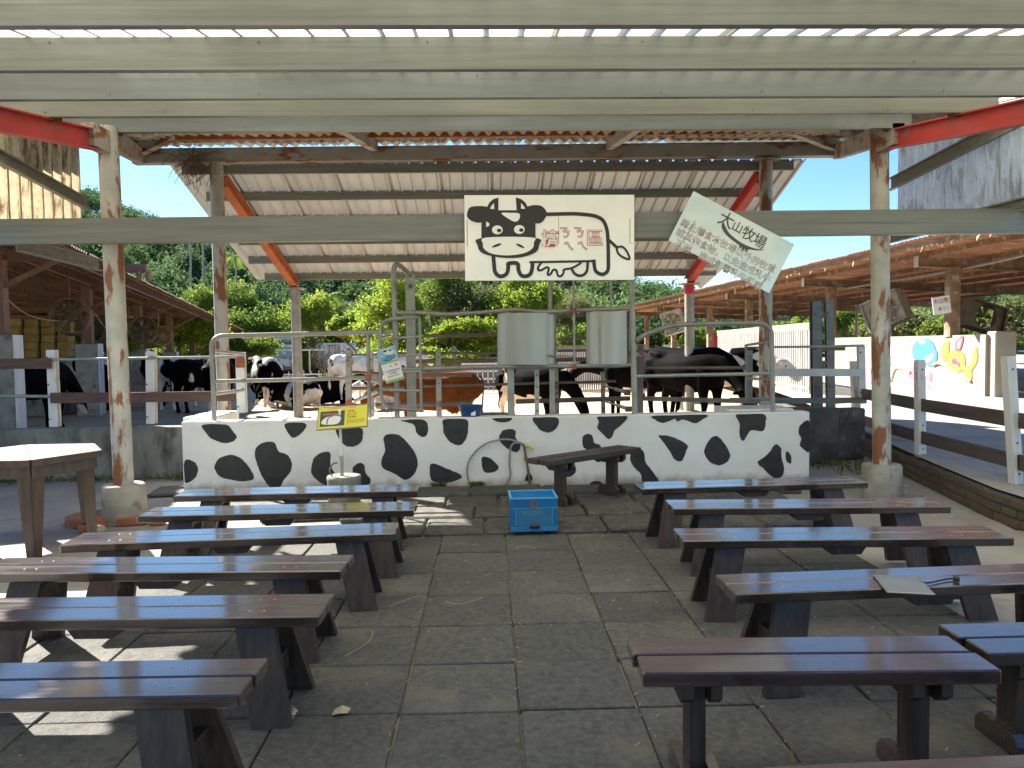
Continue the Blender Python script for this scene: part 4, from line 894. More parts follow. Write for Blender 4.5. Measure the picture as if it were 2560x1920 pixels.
tubeY([(1579, 698), (1583, 860), (1587, 1038)], Yr - .03, .032, 'pipe', PIPE, G5, 14)
G6 = thing('pipe_gate', 'right pipe gate with an arched top bar above the painted wall', 'gate', (2.3, Yr, WT))
tubeY([z7(352, 755), z7(420, 712), z7(520, 668), z7(640, 628), z7(760, 604), z7(900, 595), z7(1200, 588), z7(1540, 585), z7(1620, 598), z7(1670, 640), z7(1692, 700), z7(1700, 1000), z7(1706, 1460)], Yr - .04, .027, 'arched_pipe', PIPE, G6, 12, True)
tubeY([z7(355, 1108), z7(1695, 1080)], Yr - .04, .02, 'rail', PIPE, G6)
tubeY([z7(450, 1028), z7(1430, 1024)], Yr + .3, .02, 'rail', PIPED, G6)
MB().bar(atY(*z7(430, 1328), Yr + .25), atY(*z7(1580, 1358), Yr + .25), .03, .05).build('angle_rail', PIPED, G6)
MB().bar(atY(*z7(1280, 1338), Yr + .5), atY(*z7(1720, 1335), Yr + .5), .03, .04).build('angle_rail', GALVD, G6)
MB().bar(atY(*z7(400, 800), Yr + .3), atY(*z7(396, 1480), Yr + .3), .06, .06, hint=(0, 1, 0)).build('dark_post', PIPED, G6)
MB().bar(atY(*z7(1442, 795), Yr + .35), atY(*z7(1446, 1335), Yr + .35), .025, .02, hint=(0, 1, 0)).build('return_post', GALVD, G6)
holepost(*z7(1476, 850), *z7(1474, 1335), Yr + .5, .06, 'hole_post', GALV, G6, 3)
tubeY([z7(1450, 800), z7(1690, 765)], [Yr + .35, Yr - .02], .014, 'side_rail', PIPE, G6); tubeY([z7(1460, 1132), z7(1690, 1138)], [Yr + .35, Yr - .02], .014, 'side_rail', PIPE, G6); tubeY([z7(1445, 828), z7(1570, 826)], Yr + .35, .014, 'side_rail', PIPED, G6)
MB().bar(atY(*z7(345, 885), Yr), atY(*z7(450, 895), Yr + .1), .03, .05).build('latch_lug', RUSTG, G6)
for (a, b, c, d) in ((20, 1195, 270, 1270), (40, 1352, 280, 1432)):
    HY = thing('hydraulic_cylinder', ['upper grey gate cylinder angled behind the right post', 'lower grey gate cylinder angled behind the right post'][a > 30], 'cylinder', atY(*z7(150, b + 30), Yr + .4))
    tubeY([z7(a, b), z7((a + c) / 2, (b + d) / 2)], Yr + .4, .012, 'rod', STEEL, HY); tubeY([z7((a + c) / 2, (b + d) / 2), z7(c, d)], Yr + .4, .022, 'barrel', PIPE, HY)
    MB().lathe(atY(*z7(c, d), Yr + .4), [(.04, -.03), (.04, .03)], 8).build('end_lug', PIPED, HY)
# second pen fence, further in: posts, dark pipes, cross boards
F1 = thing('pen_fence', 'dark rusty pipe fence with drilled posts inside the pen behind the steel sheets', 'fence', (0, 9.4, 0))
Yf = 9.5
holepost(1096, 872, 1098, 1044, Yf, .065, 'hole_post', RUSTG, F1, 3)
holepost(1135, 866, 1136, 916, Yf + .4, .055, 'hole_post', RUSTG, F1, 2)
holepost(872, 874, 872, 1040, Yf, .07, 'hole_post', RUSTG, F1, 3); holepost(927, 878, 929, 1042, Yf, .055, 'hole_post', RUSTG, F1, 3)
for (a, b, c, d, r) in ((1057, 840, 1243, 836, .022), (1000, 884, 1248, 882, .018), (1016, 904, 1505, 898, .027), (872, 888, 1098, 880, .012), (1393, 848, 1470, 845, .02), (1393, 877, 1470, 876, .016), (1393, 901, 1470, 899, .014),
                        (1058, 966, 1540, 953, .016), (1290, 1004, 1575, 996, .03), (940, 1014, 1180, 1008, .03), (1393, 792, 1470, 786, .022), (862, 972, 1010, 968, .02), (872, 930, 1098, 941, .018)):
    tubeY([(a, b), (c, d)], Yf, r, 'dark_rail', PIPED, F1, 8)
MB().bar(atY(1002, 937, Yf - .05), atY(1180, 937, Yf - .05), .04, .05).build('brown_board', BROWNST, F1)
for (a, b) in ((1390, 965), (1506, 990)): MB().bar(atY(a, b - 60, Yf + .2), atY(a + 3, b + 70, Yf + .2), .05, .04, hint=(0, 1, 0)).build('hole_post', RUSTG, F1)
for (a, b, c, d) in ((875, 905, 905, 1), (873, 1010, 905, 2)):
    MB().tube([atY(a, b, Yf - .04), atY(a, b, Yf - .07)], .05, 10).build('pivot_plate', ORUST if d == 2 else RUSTG, F1)
for q, (a, b, c, d) in enumerate(((885, 1003, 945, 978), (905, 1040, 935, 1024), (925, 950, 948, 956))):
    HY = thing('hydraulic_cylinder', ['pale gate cylinder sloping up beside the yellow sign', 'low pale gate cylinder just right of the yellow sign', 'short pale gate cylinder beside the hanging card'][q], 'cylinder', atY(a, b, Yf - .1))
    tubeY([(a, b), ((a + c) / 2, (b + d) / 2)], Yf - .1, .022, 'barrel', PIPE, HY); tubeY([((a + c) / 2, (b + d) / 2), (c, d)], Yf - .1, .032, 'sleeve', PIPE, HY)
RG = atY(1228, 1040, 9.75)
s = MB(); s.lathe((RG.x, 9.9, 0), [(.31, 0), (.31, .66), (.27, .66), (.26, .2), (.02, .2)], 28); single(s, 'water_trough', CONC, 'round concrete water trough behind the blue basin', 'trough', (RG.x, 9.9, 0))
# ---- fence on the left concrete wall
F2 = thing('rail_fence', 'fence of white drilled posts, brown boards and pipes on the left concrete wall', 'fence', (-5, 9.45, .6))
for q, (a, b, c, d) in enumerate((z3(412, 868) + z3(438, 1474), z3(1195, 882) + z3(1200, 1450), z3(1900, 885) + z3(1915, 1362))):
    Y_ = 9.45 if q < 2 else 9.35
    s = MB(); s.ibeam(atY(a, b, Y_), atY(c, d, Y_), .10, .09, .012, hint=(0, 1, 0)); p_ = s.build('white_post', WHITE, F2)
    hm = MB()
    for t in (.1, .45, .9):
        v = atY(a, b, Y_).lerp(atY(c, d, Y_), t); hm.tube([v + Vector((-.035, -.048, 0)), v + Vector((-.035, -.052, 0))], .01, 8)
    hm.build('bolt_holes', BLACK, p_)
tubeY([z3(400, 945), z3(1900, 922)], 9.38, .017, 'pipe_rail', PIPE, F2); tubeY([z3(-20, 1232), z3(410, 1236)], 9.38, .02, 'pipe_rail', PIPE, F2)
MB().bar(atY(*z3(-40, 978), 9.36), atY(*z3(405, 975), 9.36), .03, .125).build('board', PLANK, F2)
MB().bar(atY(*z3(402, 1248), 9.36), atY(*z3(1120, 1244), 9.36), .03, .125).build('board', PLANK, F2)
MB().bar(atY(*z3(1124, 1242), 9.36), atY(*z3(1925, 1230), 9.36), .03, .12).build('board', PLANK, F2)
MB().cbox(atY(*z3(1897, 965), 9.28), (.10, .03, .13), .004).build('rust_plate', ORUST, F2)
# ---- rails and big channel posts right of the painted wall
F3 = thing('rail_fence', 'grey steel rails and tall drilled channel posts right of the black concrete wall top', 'fence', (4, 9.9, .7))
def chpost(a, b, c, d, Y, w, m_=GALV, fence=F3):
    s = MB(); s.ibeam(atY(a, b, Y), atY(c, d, Y), w, w * .8, .012, hint=(0, 1, 0)); p_ = s.build('channel_post', m_, fence); hm = MB()
    for t in (.12, .45, .8):
        v = atY(a, b, Y).lerp(atY(c, d, Y), t); hm.tube([v + Vector((-w * .25, -w * .41, 0)), v + Vector((-w * .25, -w * .43, 0))], .013, 8)
    hm.build('bolt_holes', BLACK, p_)
chpost(*z8(235, 572), *z8(243, 1358), 10.6, .13); chpost(*z8(330, 562), *z8(345, 1355), 11.2, .11)
chpost(*z8(568, 900), *z8(578, 1330), 10.2, .085, WHITE)
tubeY([z7(1705, 820), z7(2212, 815), z8(590, 900)], 10.1, .017, 'pipe_rail', PIPE, F3)
MB().bar(atY(*z7(1730, 1070), 10.1), atY(*z8(600, 1100), 10.1), .03, .10).build('white_board', WHITE, F3)
MB().bar(atY(*z7(1700, 1350), 10.1), atY(*z8(610, 1305), 10.1), .03, .075).build('angle_rail', GALVD, F3)
for zz in (675, 925, 1025): MB().bar(atY(*z8(248, zz), 10.8), atY(*z8(450 if zz == 925 else 320, zz), 10.8), .04, .05).build('short_arm', BROWNST, F3)
# ---- white posts with dark boards along the kerb
F4 = thing('rail_fence', 'right fence of white drilled posts with two dark boards along the brick kerb', 'fence', (4.4, 8, 0))
FP4 = []
for q, (tx, ty, bx, by, Y_) in enumerate((z8(522, 1016) + (2146, 1140, 10.35), z8(1010, 1008) + (2303, 1206, 8.40), z8(1668, 982) + (2547, 1297, 6.62))):
    a, b = atY(tx, ty, Y_), atY(bx, by, Y_); b.z = 0; FP4.append((a, b))
    s = MB(); w = .10; d_ = .09
    s.bar(a + Vector((-w * .35, 0, 0)), b + Vector((-w * .35, 0, 0)), .03, d_, hint=(0, 1, 0)); s.bar(a + Vector((w * .15, 0, 0)), b + Vector((w * .15, 0, 0)), w * .72, .03, hint=(0, 1, 0))
    p_ = s.build('white_post', WHITE, F4); hm = MB()
    for t in (.08, .55, .64, .75, .9):
        v = a.lerp(b, t); hm.tube([v + Vector((w * .15, -.016, 0)), v + Vector((w * .15, -.019, 0))], .009, 8)
    hm.build('bolt_holes', BLACK, p_)
def f4(t, z):                                               # along the fence line
    A, B, Cc = FP4[0][1], FP4[1][1], FP4[2][1]
    p = A.lerp(B, t) if t <= 1 else B.lerp(Cc, t - 1); return Vector((p.x - .02, p.y - .06, z))
for (z0, z1) in ((.80, .80), (.44, .43)):
    MB().bar(f4(-.12, z0 + .03), f4(1.0, z0 + .02), .03, .135).build('board', PLANKD, F4); MB().bar(f4(1.0, z0 + .02) - Vector((.004, 0, 0)), f4(2.25, z1 + .02), .032, .135).build('board', PLANKD, F4)
a, b = atZ(2390, 1236, .03), atZ(2552, 1316, .03); s = MB(); s.bar(a, b, .085, .055, ch=.006); single(s, 'timber', PLANK, 'loose grey brown timber lying on the floor beside the brick kerb', 'timber', a)
# ================================================================== LEFT CATTLE SHED
LS_M = Matrix.Translation((-8.55, 13.8, 0)) @ Matrix.Rotation(R(12.4), 4, 'Z')
LS = thing('cattle_shed', 'long brown roofed open cattle shed with brown posts on concrete piers at the left', 'shed', M=LS_M)
LR = LS_M.to_3x3(); LT = -.0234
def L3(x, y, z): return LS_M @ Vector((x, y, z + LT * (y - 5.3)))
ys = [0, 5.3, 10.7, 15.9, 21.2, 26.4]; XE = 1.28
def lroof(x): return 3.24 + (XE - x) * .10 if x > -5 else 3.24 + 6.28 * .10 - (-5 - x) * .16
for k in range(37):
    s = MB(); corr(s, L3(XE, -4.3 + k * 1.0, lroof(XE) + (k % 2) * .012), LR @ Vector((-6.28, 0, .628)).normalized(), LR @ Vector((0, 1, LT)), 6.33, 1.04, .146, .022, (0, 0, 1), 'wave'); s.build('roof_sheet', SHEDRF, LS)
for k in range(18):
    s = MB(); corr(s, L3(-5, -4.3 + k * 2.0, lroof(-5) + (k % 2) * .012), LR @ Vector((-6, 0, -.96)).normalized(), LR @ Vector((0, 1, LT)), 6.0, 2.04, .146, .022, (0, 0, 1), 'wave'); s.build('roof_sheet', SHEDRF, LS)
RL = Matrix.Rotation(R(12.4), 4, 'Z')
for k, y in enumerate(ys):
    pt = 1.72
    pi = MB().cbox(None, (.50, .42, pt + .3), .02, Matrix.Translation(L3(0, y, pt / 2 - .15)) @ RL).build('concrete_pier', CONC, LS)
    MB().box(None, (.02, .44, pt), 0, Matrix.Translation(L3(.262, y, pt / 2)) @ RL).build('white_corner', WHITE, pi)
    MB().box(None, (.21, .26, 3.14 - pt), 0, Matrix.Translation(L3(0, y, (pt + 3.14) / 2)) @ RL).build('post', BROWNST, LS)
    MB().ibeam(L3(-9.5, y, 3.48), L3(1.0, y, 3.10), .1, .2, .012).build('rafter', BROWNST, LS)
    MB().bar(L3(.05, y, 2.55), L3(.95, y, 3.04), .07, .08).build('strut', BROWNST, LS)
    MB().box(None, (.2, .2, 3.1), 0, Matrix.Translation(L3(-10, y, 1.55)) @ RL).build('post', BROWNST, LS)
for x in (1.15, .2, -.8, -2, -3.2, -4.5, -6, -8, -10):      # trussed purlins: two chords and a zigzag
    z = lroof(x) - .03; pu = MB().bar(L3(x, -4.2, z), L3(x, 32, z), .03, .035); pu.bar(L3(x, -4.2, z - .22), L3(x, 32, z - .22), .02, .025)
    po = pu.build('truss_purlin', BROWNST, LS); zz = MB(); y = -4.2
    while y < 24: zz.bar(L3(x, y, z - .02), L3(x, y + .16, z - .21), .012, .012); zz.bar(L3(x, y + .16, z - .21), L3(x, y + .32, z - .02), .012, .012); y += .32
    o = zz.build('zigzag_bars', BROWNST, po); o['kind'] = 'stuff'
for k in range(3):
    y0 = 2 + k * 6; MB().tube(catmull([L3(0, y0 - 2, 2.5), L3(-.2, y0, 2.2), L3(-.1, y0 + 2, 2.2), L3(0, y0 + 3.7, 2.5)], False, 4), .012, 5).build('sagging_cable', STRAW, LS)
a_, b_ = atY(312, 671, 16.2), atY(366, 671, 16.2); MB().bar(a_ - (b_ - a_) * 2, b_, .1, .17).build('outrigger', BROWNST, LS)
for q in (348, 372): MB().lathe(atY(q, 702, 16.1), [(.05, 0), (.06, .05), (.05, .1), (.06, .16), (.03, .2)], 10).build('insulator', TANST, LS)
# fans
def drumfan(px, py, Y, r, mm, label, face=R(25)):
    p = atY(px, py, Y); M = Matrix.Translation(p) @ Matrix.Rotation(face, 4, 'Z') @ Matrix.Rotation(R(90 - 8), 4, 'X')
    t = thing('barn_fan', label, 'fan', M=M, group='large round fans hanging in the left shed')
    m = MB(); n = 28; vs = []
    for rr, z in ((r, .18), (r, -.18), (r * .93, -.18), (r * .93, .18)): vs += [(rr * math.cos(2 * math.pi * k / n), rr * math.sin(2 * math.pi * k / n), z) for k in range(n)]
    m.add(vs, [(a * n + k, a * n + (k + 1) % n, ((a + 1) % 4) * n + (k + 1) % n, ((a + 1) % 4) * n + k) for a in range(4) for k in range(n)]); m.build('drum', mm, t, world=False)
    m = MB()
    for k in range(16):
        a = 2 * math.pi * k / 16; m.tube([(0.05 * math.cos(a), .05 * math.sin(a), .19), (r * .95 * math.cos(a), r * .95 * math.sin(a), .17)], .008, 4, False)
    for rr in (.3, .55, .8): m.tube([(r * rr * math.cos(2 * math.pi * k / 24), r * rr * math.sin(2 * math.pi * k / 24), .185) for k in range(25)], .006, 4, False)
    m.build('guard', mm, t, world=False)
    for k in range(6):
        a = 2 * math.pi * k / 6; ca, sa = math.cos(a), math.sin(a); cb, sb = math.cos(a + .42), math.sin(a + .42)
        m = MB(); m.prism([Vector((.1 * ca, .1 * sa, .02)), Vector((r * .86 * ca, r * .86 * sa, .05)), Vector((r * .86 * cb, r * .86 * sb, -.06)), Vector((.1 * cb, .1 * sb, -.04))], (0, 0, 1), .006); m.build('blade', mm, t, world=False)
    m = MB(); m.lathe((0, 0, -.1), [(.02, 0), (.10, 0), (.11, .2), (.03, .22)], 14); m.build('motor', mm, t, world=False)
    MB().bar((-r * .7, -.0, 0), (r * .7, 0, 0), .03, .05).build('motor_bracket', mm, t, world=False); MB().bar((0, r, 0), (0, r + .6, .05), .03, .03).build('hanger', mm, t, world=False)
    return t
drumfan(176, 793, 17.5, .40, FANM, 'nearest dark barn fan, high in the left shed above the hay bales')
drumfan(262, 826, 21.5, .42, FANM, 'dark barn fan partly hidden behind the left rusty column')
drumfan(358, 826, 23, .39, FANM, 'dark barn fan just right of the left rusty column')
drumfan(399, 842, 26, .34, FANO, 'ochre barn fan, right of the dark ones in the left shed', R(40))
drumfan(325, 838, 27, .36, FANO, 'ochre barn fan half hidden behind a shed post')
# hay bales
HB = [(x, y) for y in range(3) for x in range(4)]
for i in range(4):
    for j in range(5):
        c = L3(-2.0 - .02 * j + rnd.uniform(-.03, .03), 3.6 + i * .95 if i < 3 else 6.4, .55 + .27 * j)
        c = atY(41 + i * 27, 885 - j * 19.5, 19.0) + Vector((0, i * .25, 0))
        s = MB(); s.cbox((0, 0, 0), (.27, .5, .185), .02); o = s.build('hay_bale', HAY, None, world=False)
        setM(o, Matrix.Translation(c) @ Matrix.Rotation(R(12) + rnd.uniform(-.06, .06), 4, 'Z') @ Matrix.Rotation(rnd.uniform(-.03, .03), 4, 'Y'))
        tag(o, f"golden straw bale, {['bottom', 'second from bottom', 'middle', 'second from top', 'top'][j]} one in the {['leftmost', 'second', 'third', 'rightmost'][i]} column of the stack", 'hay bale', 'straw bales stacked in the left shed')
s = MB(); c = atY(82, 905, 19.2); s.b2((c.x - .75, 18.9, 0), (c.x + .75, 20.3, c.z + .04)); single(s, 'concrete_platform', CONCB, 'concrete platform carrying the straw bales in the left shed', 'platform', (c.x, 19.5, 0))

# ================================================================== RIGHT CATTLE SHED, MURAL WALL, SLATTED GATE
RS_M = Matrix.Translation((9.78, 16, 0)) @ Matrix.Rotation(R(2.86), 4, 'Z')
RSH = thing('cattle_shed', 'long open shed with rusty orange roof and tan posts at the right', 'shed', M=RS_M)
R3 = lambda x, y, z: RS_M @ Vector((x, y, z))
def rroof(x): return 3.46 - (x + 1.6) * .045
ry = [-5.2, 0, 5.2, 11.1, 15.2, 20.3, 25.3]
for k in range(41):
    y0 = -8.5 + k * .98
    s = MB(); corr(s, R3(-1.6, y0, rroof(-1.6) + (k % 2) * .012), RS_M.to_3x3() @ Vector((1, 0, -.045)).normalized(), RS_M.to_3x3() @ Vector((0, 1, 0)), 9.0, 1.02, .146, .022, (0, 0, 1), 'wave'); s.build('roof_sheet', ORRF, RSH)
for x in (-1.45, -.6, .8, 1.7, 2.6, 3.6, 4.6, 5.8, 7):
    MB().cchan(R3(x, -8.4, rroof(x) - .03), R3(x, 31, rroof(x) - .03), .1, .05, .006).build('purlin', TANST if x < 3 else BROWNST, RSH)
for k, y in enumerate(ry):
    MB().ibeam(R3(-.80, y, rroof(-.8) - .25), R3(8, y, rroof(8) - .25), .12, .21, .014).build('rafter', TANST, RSH)
    MB().box(None, (.012, .14, .23), 0, Matrix.Translation(R3(-.81, y, rroof(-.8) - .25)) @ Matrix.Rotation(R(2.86), 4, 'Z')).build('end_plate', WHITE, RSH)
    s = MB(); zb = 1.60 if k == 1 else .3; s.box(None, (.22, .2, rroof(0) - .33 - zb), 0, Matrix.Translation(R3(0, y, (zb + rroof(0) - .33) / 2)) @ Matrix.Rotation(R(2.86), 4, 'Z'))
    s.build('post', TANST, RSH)
    MB().box(None, (.2, .2, 2.2), 0, Matrix.Translation(R3(7.6, y, 1.4)) @ Matrix.Rotation(R(2.86), 4, 'Z')).build('post', TANST, RSH)
s = MB(); rr = random.Random(5)
for i in range(520):                                        # torn scraps of lining hanging from the purlins
    x = rr.choice((-1.45, -.6, .8, 1.7, 2.6, 3.6, 4.6)) + rr.uniform(-.03, .03); y = rr.uniform(-6, 28); z = rroof(x) - .1; L_ = rr.uniform(.04, .16) * (2 if rr.random() < .12 else 1); wd = rr.uniform(.03, .16)
    s.add([R3(x, y, z), R3(x + .02, y + wd, z), R3(x + rr.uniform(-.05, .05), y + wd * rr.uniform(.4, .9), z - L_), R3(x, y + wd * .2, z - L_ * .6)], [(0, 1, 2, 3)])
o = s.build('torn_lining', SCRAP, RSH); o['kind'] = 'stuff'
MB().tube(catmull([R3(-.6, -7.5, 3.2), R3(-.5, -4, 3.08), R3(.2, 0, 3.02), R3(.4, 5, 3.0)], False, 5), .03, 7).build('conduit', PIPE, RSH)
MB().tube([R3(-.35, -6.2, 3.1), R3(-.30, -6.2, .5)], .045, 9).build('thin_post', BROWNST, RSH)
def boxfan(px, py, Y, w_, h_, rz, rx, mm, label):
    M = Matrix.Translation(atY(px, py, Y)) @ Matrix.Rotation(rz, 4, 'Z') @ Matrix.Rotation(rx, 4, 'Y') @ Matrix.Rotation(R(90), 4, 'X')
    t = thing('box_fan', label, 'fan', M=M, group='square box fans hanging in the right shed'); d = .2; th = .04
    for q, (c_, s_) in enumerate((((0, h_ / 2, 0), (w_, th, d * 2)), ((0, -h_ / 2, 0), (w_, th, d * 2)), ((w_ / 2, 0, 0), (th, h_ + th, d * 2)), ((-w_ / 2, 0, 0), (th, h_ + th, d * 2)))):
        m = MB(); m.box(c_, s_); m.build('housing', mm, t, world=False)
    m = MB(); rr_ = min(w_, h_) * .47; n = 24; vs = []
    outer = []
    for k in range(n):
        a = 2 * math.pi * k / n; c, s_ = math.cos(a), math.sin(a); q = max(abs(c) / (w_ / 2), abs(s_) / (h_ / 2)); outer.append((c / q, s_ / q, .12))
    inner = [(rr_ * math.cos(2 * math.pi * k / n), rr_ * math.sin(2 * math.pi * k / n), .12) for k in range(n)]
    m.add(outer + inner, [(k, (k + 1) % n, n + (k + 1) % n, n + k) for k in range(n)]); m.build('face_ring', mm, t, world=False)
    for k in range(6):
        a = 2 * math.pi * k / 6; m = MB(); m.prism([Vector((.05 * math.cos(a), .05 * math.sin(a), 0)), Vector((rr_ * .92 * math.cos(a), rr_ * .92 * math.sin(a), .03)), Vector((rr_ * .92 * math.cos(a + .5), rr_ * .92 * math.sin(a + .5), -.05))], (0, 0, 1), .006); m.build('blade', mm, t, world=False)
    m = MB()
    for k in range(5):
        rq = rr_ * (k + 1) / 5; m.tube([(rq * math.cos(2 * math.pi * j / 20), rq * math.sin(2 * math.pi * j / 20), .15) for j in range(21)], .005, 4, False)
    m.build('guard', mm, t, world=False)
    for e in (-1, 1): MB().tube([(e * w_ * .3, h_ / 2, 0), (e * w_ * .3, h_ / 2 + .5, -.1)], .01, 5).build('hanger', PIPED, t, world=False)
boxfan(1684, 806, 25, .62, .72, R(-25), R(-16), FANW, 'grimy white box fan tilted beside the far pipe post')
boxfan(2215, 778, 19, .95, .75, R(-55), R(-22), FANW, 'box fan tilted on edge just behind the right rusty column')
boxfan(2455, 792, 18, 1.0, .62, R(12), R(14), FANM, 'dark tilted box fan above the mural wall end')
# mural wall
A0, B0 = Vector((9.46, 20.8, 0)), Vector((9.76, 14.87, 0)); dM = (B0 - A0).normalized(); nM = Vector((dM.y, -dM.x, 0))
if nM.x > 0: nM = -nM
MWL = thing('mural_wall', 'tall cream concrete wall painted with colourful cartoon shapes at the right', 'wall', (9, 18, .3))
MURC = mat('cream_concrete', (.34, .30, .235), (.26, .23, .175), 2, .9, .2, c3=(.3, .24, .17), s3=2.4, lo3=.62, hi3=.8)
s = MB(); s.bar(A0 + Vector((.1, 0, .95)), B0 + Vector((.1, 0, .95)), .2, 1.36); s.build('wall_body', MURC, MWL)
s = MB(); s.cbox(B0 + Vector((.28, -.06, .98)), (.42, .3, 1.42), .02); s.build('end_pier', MURC, MWL)
def mur(pts, mm, off, k=5, sm=True):
    P = [onP(*z8(a, b), A0 + nM * 0, nM) for a, b in pts]; P = catmull(P, True, k) if sm else P
    m_ = MB(); m_.prism([p + nM * (.006 + off) for p in P], nM, .001); m_.build('painted_shape', mm, MWL)
MUW, MUG = mat('mural_white', (.62, .62, .61), rough=.8), mat('mural_grey', (.20, .19, .17), (.36, .34, .3), 8, .8)
MUB, MUP, MUY, MUO, MUR_ = mat('mural_blue', (.04, .22, .46), rough=.8), mat('mural_pink', (.55, .12, .2), (.62, .26, .32), 4, .8), mat('mural_yellow', (.62, .38, .05), (.6, .3, .04), 5, .8), mat('mural_orange', (.6, .18, .03), rough=.8), mat('mural_red', (.6, .05, .1), rough=.8)
mur([(790, 900), (850, 868), (920, 885), (965, 960), (1010, 1080), (985, 1225), (800, 1225), (780, 1050)], MUG, 0)
mur([(795, 905), (850, 880), (910, 895), (950, 965), (995, 1080), (975, 1222), (800, 1222), (785, 1050)], MUW, .002)
for q in ([(860, 920), (920, 905), (950, 950), (900, 985), (865, 965)], [(790, 985), (820, 980), (825, 1040), (795, 1055)], [(900, 1120), (930, 1140), (915, 1190), (890, 1170)], [(820, 1100), (860, 1090), (855, 1160), (825, 1165)]): mur(q, MUG, .004)
mur([(1000, 860), (1040, 846), (1085, 856), (1112, 890), (1125, 925), (1140, 960), (1132, 1020), (1100, 1058), (1050, 1040), (1000, 1010), (958, 990), (960, 900)], mat('mural_navy_line', (.08, .12, .3), rough=.8), .004)
mur([(1004, 868), (1040, 853), (1080, 862), (1105, 892), (1120, 930), (1132, 962), (1124, 1014), (1098, 1048), (1050, 1030), (1000, 1000), (966, 984), (968, 905)], MUB, .006)
mur([(1005, 870), (1035, 858), (1050, 875), (1020, 890)], MUW, .008); mur([(1035, 1030), (1060, 985), (1112, 960), (1100, 1000), (1060, 1028)], MUP, .008); mur([(1050, 1015), (1068, 992), (1098, 975), (1088, 998)], MUW, .010)
mur([(925, 1110), (960, 1030), (1010, 1010), (1060, 1060), (1095, 1110), (1090, 1160), (1040, 1150), (1085, 1228), (980, 1228), (940, 1170)], MUP, .004); mur([(1050, 1070), (1085, 1075), (1085, 1115), (1050, 1120)], MUW, .008)
mur([(590, 1065), (640, 1060), (645, 1200), (590, 1200)], MUP, .004)
mur([(1165, 960), (1180, 890), (1225, 868), (1222, 960), (1200, 1010), (1170, 1000)], MUO, .004); mur([(1176, 960), (1190, 900), (1215, 890), (1208, 960), (1190, 990)], MUY, .006)
mur([(1205, 1000), (1235, 945), (1290, 930), (1335, 965), (1345, 1040), (1330, 1085), (1280, 1095), (1225, 1050)], MUO, .004); mur([(1213, 1000), (1240, 955), (1288, 940), (1325, 970), (1336, 1040), (1320, 1078), (1280, 1085), (1232, 1045)], MUY, .006)
mur([(1280, 935), (1276, 880), (1330, 825), (1325, 890), (1300, 945)], MUR_, .008); mur([(1290, 915), (1290, 885), (1318, 850), (1312, 890), (1300, 920)], MUW, .010)
mur([(1335, 1060), (1390, 1030), (1420, 905), (1438, 960), (1430, 1030), (1395, 1085), (1400, 1130), (1375, 1160), (1340, 1110)], MUO, .004); mur([(1345, 1062), (1395, 1040), (1420, 940), (1430, 985), (1420, 1030), (1385, 1085), (1388, 1120), (1370, 1140), (1350, 1100)], MUY, .006)
mur([(1245, 1010), (1275, 995), (1285, 1030), (1260, 1040)], MUR_, .008); mur([(1285, 1020), (1310, 1030), (1312, 1060), (1290, 1050)], MUR_, .008)
for (x_, y_) in ((1272, 965), (1298, 972)): mur(ell(x_, y_, 5, 6), BLACK, .008, 2)
ro = [(800, 1170), (825, 1080), (860, 1065), (905, 1075), (940, 1100)]; ro2 = [(1110, 1050), (1150, 1030), (1200, 1050), (1260, 1090), (1320, 1130), (1390, 1165)]
for q in (ro, ro2):
    P = catmull([onP(*z8(a, b), A0, nM) + nM * .015 for a, b in q], False, 4); MB().tube(P, .035, 5).build('painted_rope', mat('mural_rope', (.6, .42, .25), (.45, .28, .15), 12, .8), MWL)
# slatted gate panels
def slats(x0, y0, x1, y1, z0, z1, n, name, label, loc, group, skip=()):
    t = thing(name, label, 'fence', loc, 0, group); A, B = Vector((x0, y0, 0)), Vector((x1, y1, 0))
    base = None
    for i in range(n):
        p = A.lerp(B, (i + .5) / n); wd = (B - A).length / n * .60
        if base is None:
            m_ = MB(); m_.box((0, 0, (z0 + z1) / 2), (wd, .03, z1 - z0)); base = m_.build('slat', GREYSL, t, world=False); o = base
        else: o = base.copy(); C.objects.link(o)
        o.matrix_local = wm(t).inverted() @ Matrix.Translation(p) @ Matrix.Rotation(math.atan2(B.y - A.y, B.x - A.x), 4, 'Z')
    for z in (z1 - .06, z0 + .25): MB().bar(A + Vector((0, .03, z)), B + Vector((0, .03, z)), .04, .16 if z > z1 - .1 else .06).build('cross_rail', MOSSR, t)
    return t
GREYSL = mat('weathered_grey_slats', (.33, .295, .265), (.24, .21, .185), 6, .8, .2); MOSSR = mat('mossy_rail', (.30, .29, .2), (.22, .23, .11), 4, .8, .2)
slats(6.76, 16.0, 7.8, 26, .30, 1.92, 60, 'slat_gate', 'grey vertical slatted gate with a mossy top rail right of the cows', (6.3, 16, .3), 'slatted fences at the back of the yard')
slats(1.9, 26, 5.6, 27.0, .0, 1.5, 46, 'slat_gate', 'pale vertical slatted gate seen between the two stainless sheets', (3, 26, 0), 'slatted fences at the back of the yard')
WR = thing('white_railing', 'low white metal railing at the back of the yard left of the wide steel sheet', 'railing', (0, 26, 0))
for z in (.2, .45, .7, .95): MB().bar((-.9, 25.5, z), (1.0, 25.5, z), .03, .05).build('rail', WHITE, WR)
for i in range(12): MB().bar((-.9 + i * .173, 25.5, 0), (-.9 + i * .173, 25.5, 1.0), .03, .03, hint=(0, 1, 0)).build('baluster', WHITE, WR)
s = MB(); s.cbox((.0, 30, .55), (5.5, .25, 1.1), .02); single(s, 'block_wall', MURC, 'pale low block wall behind the white railing', 'wall', (0, 30, 0))
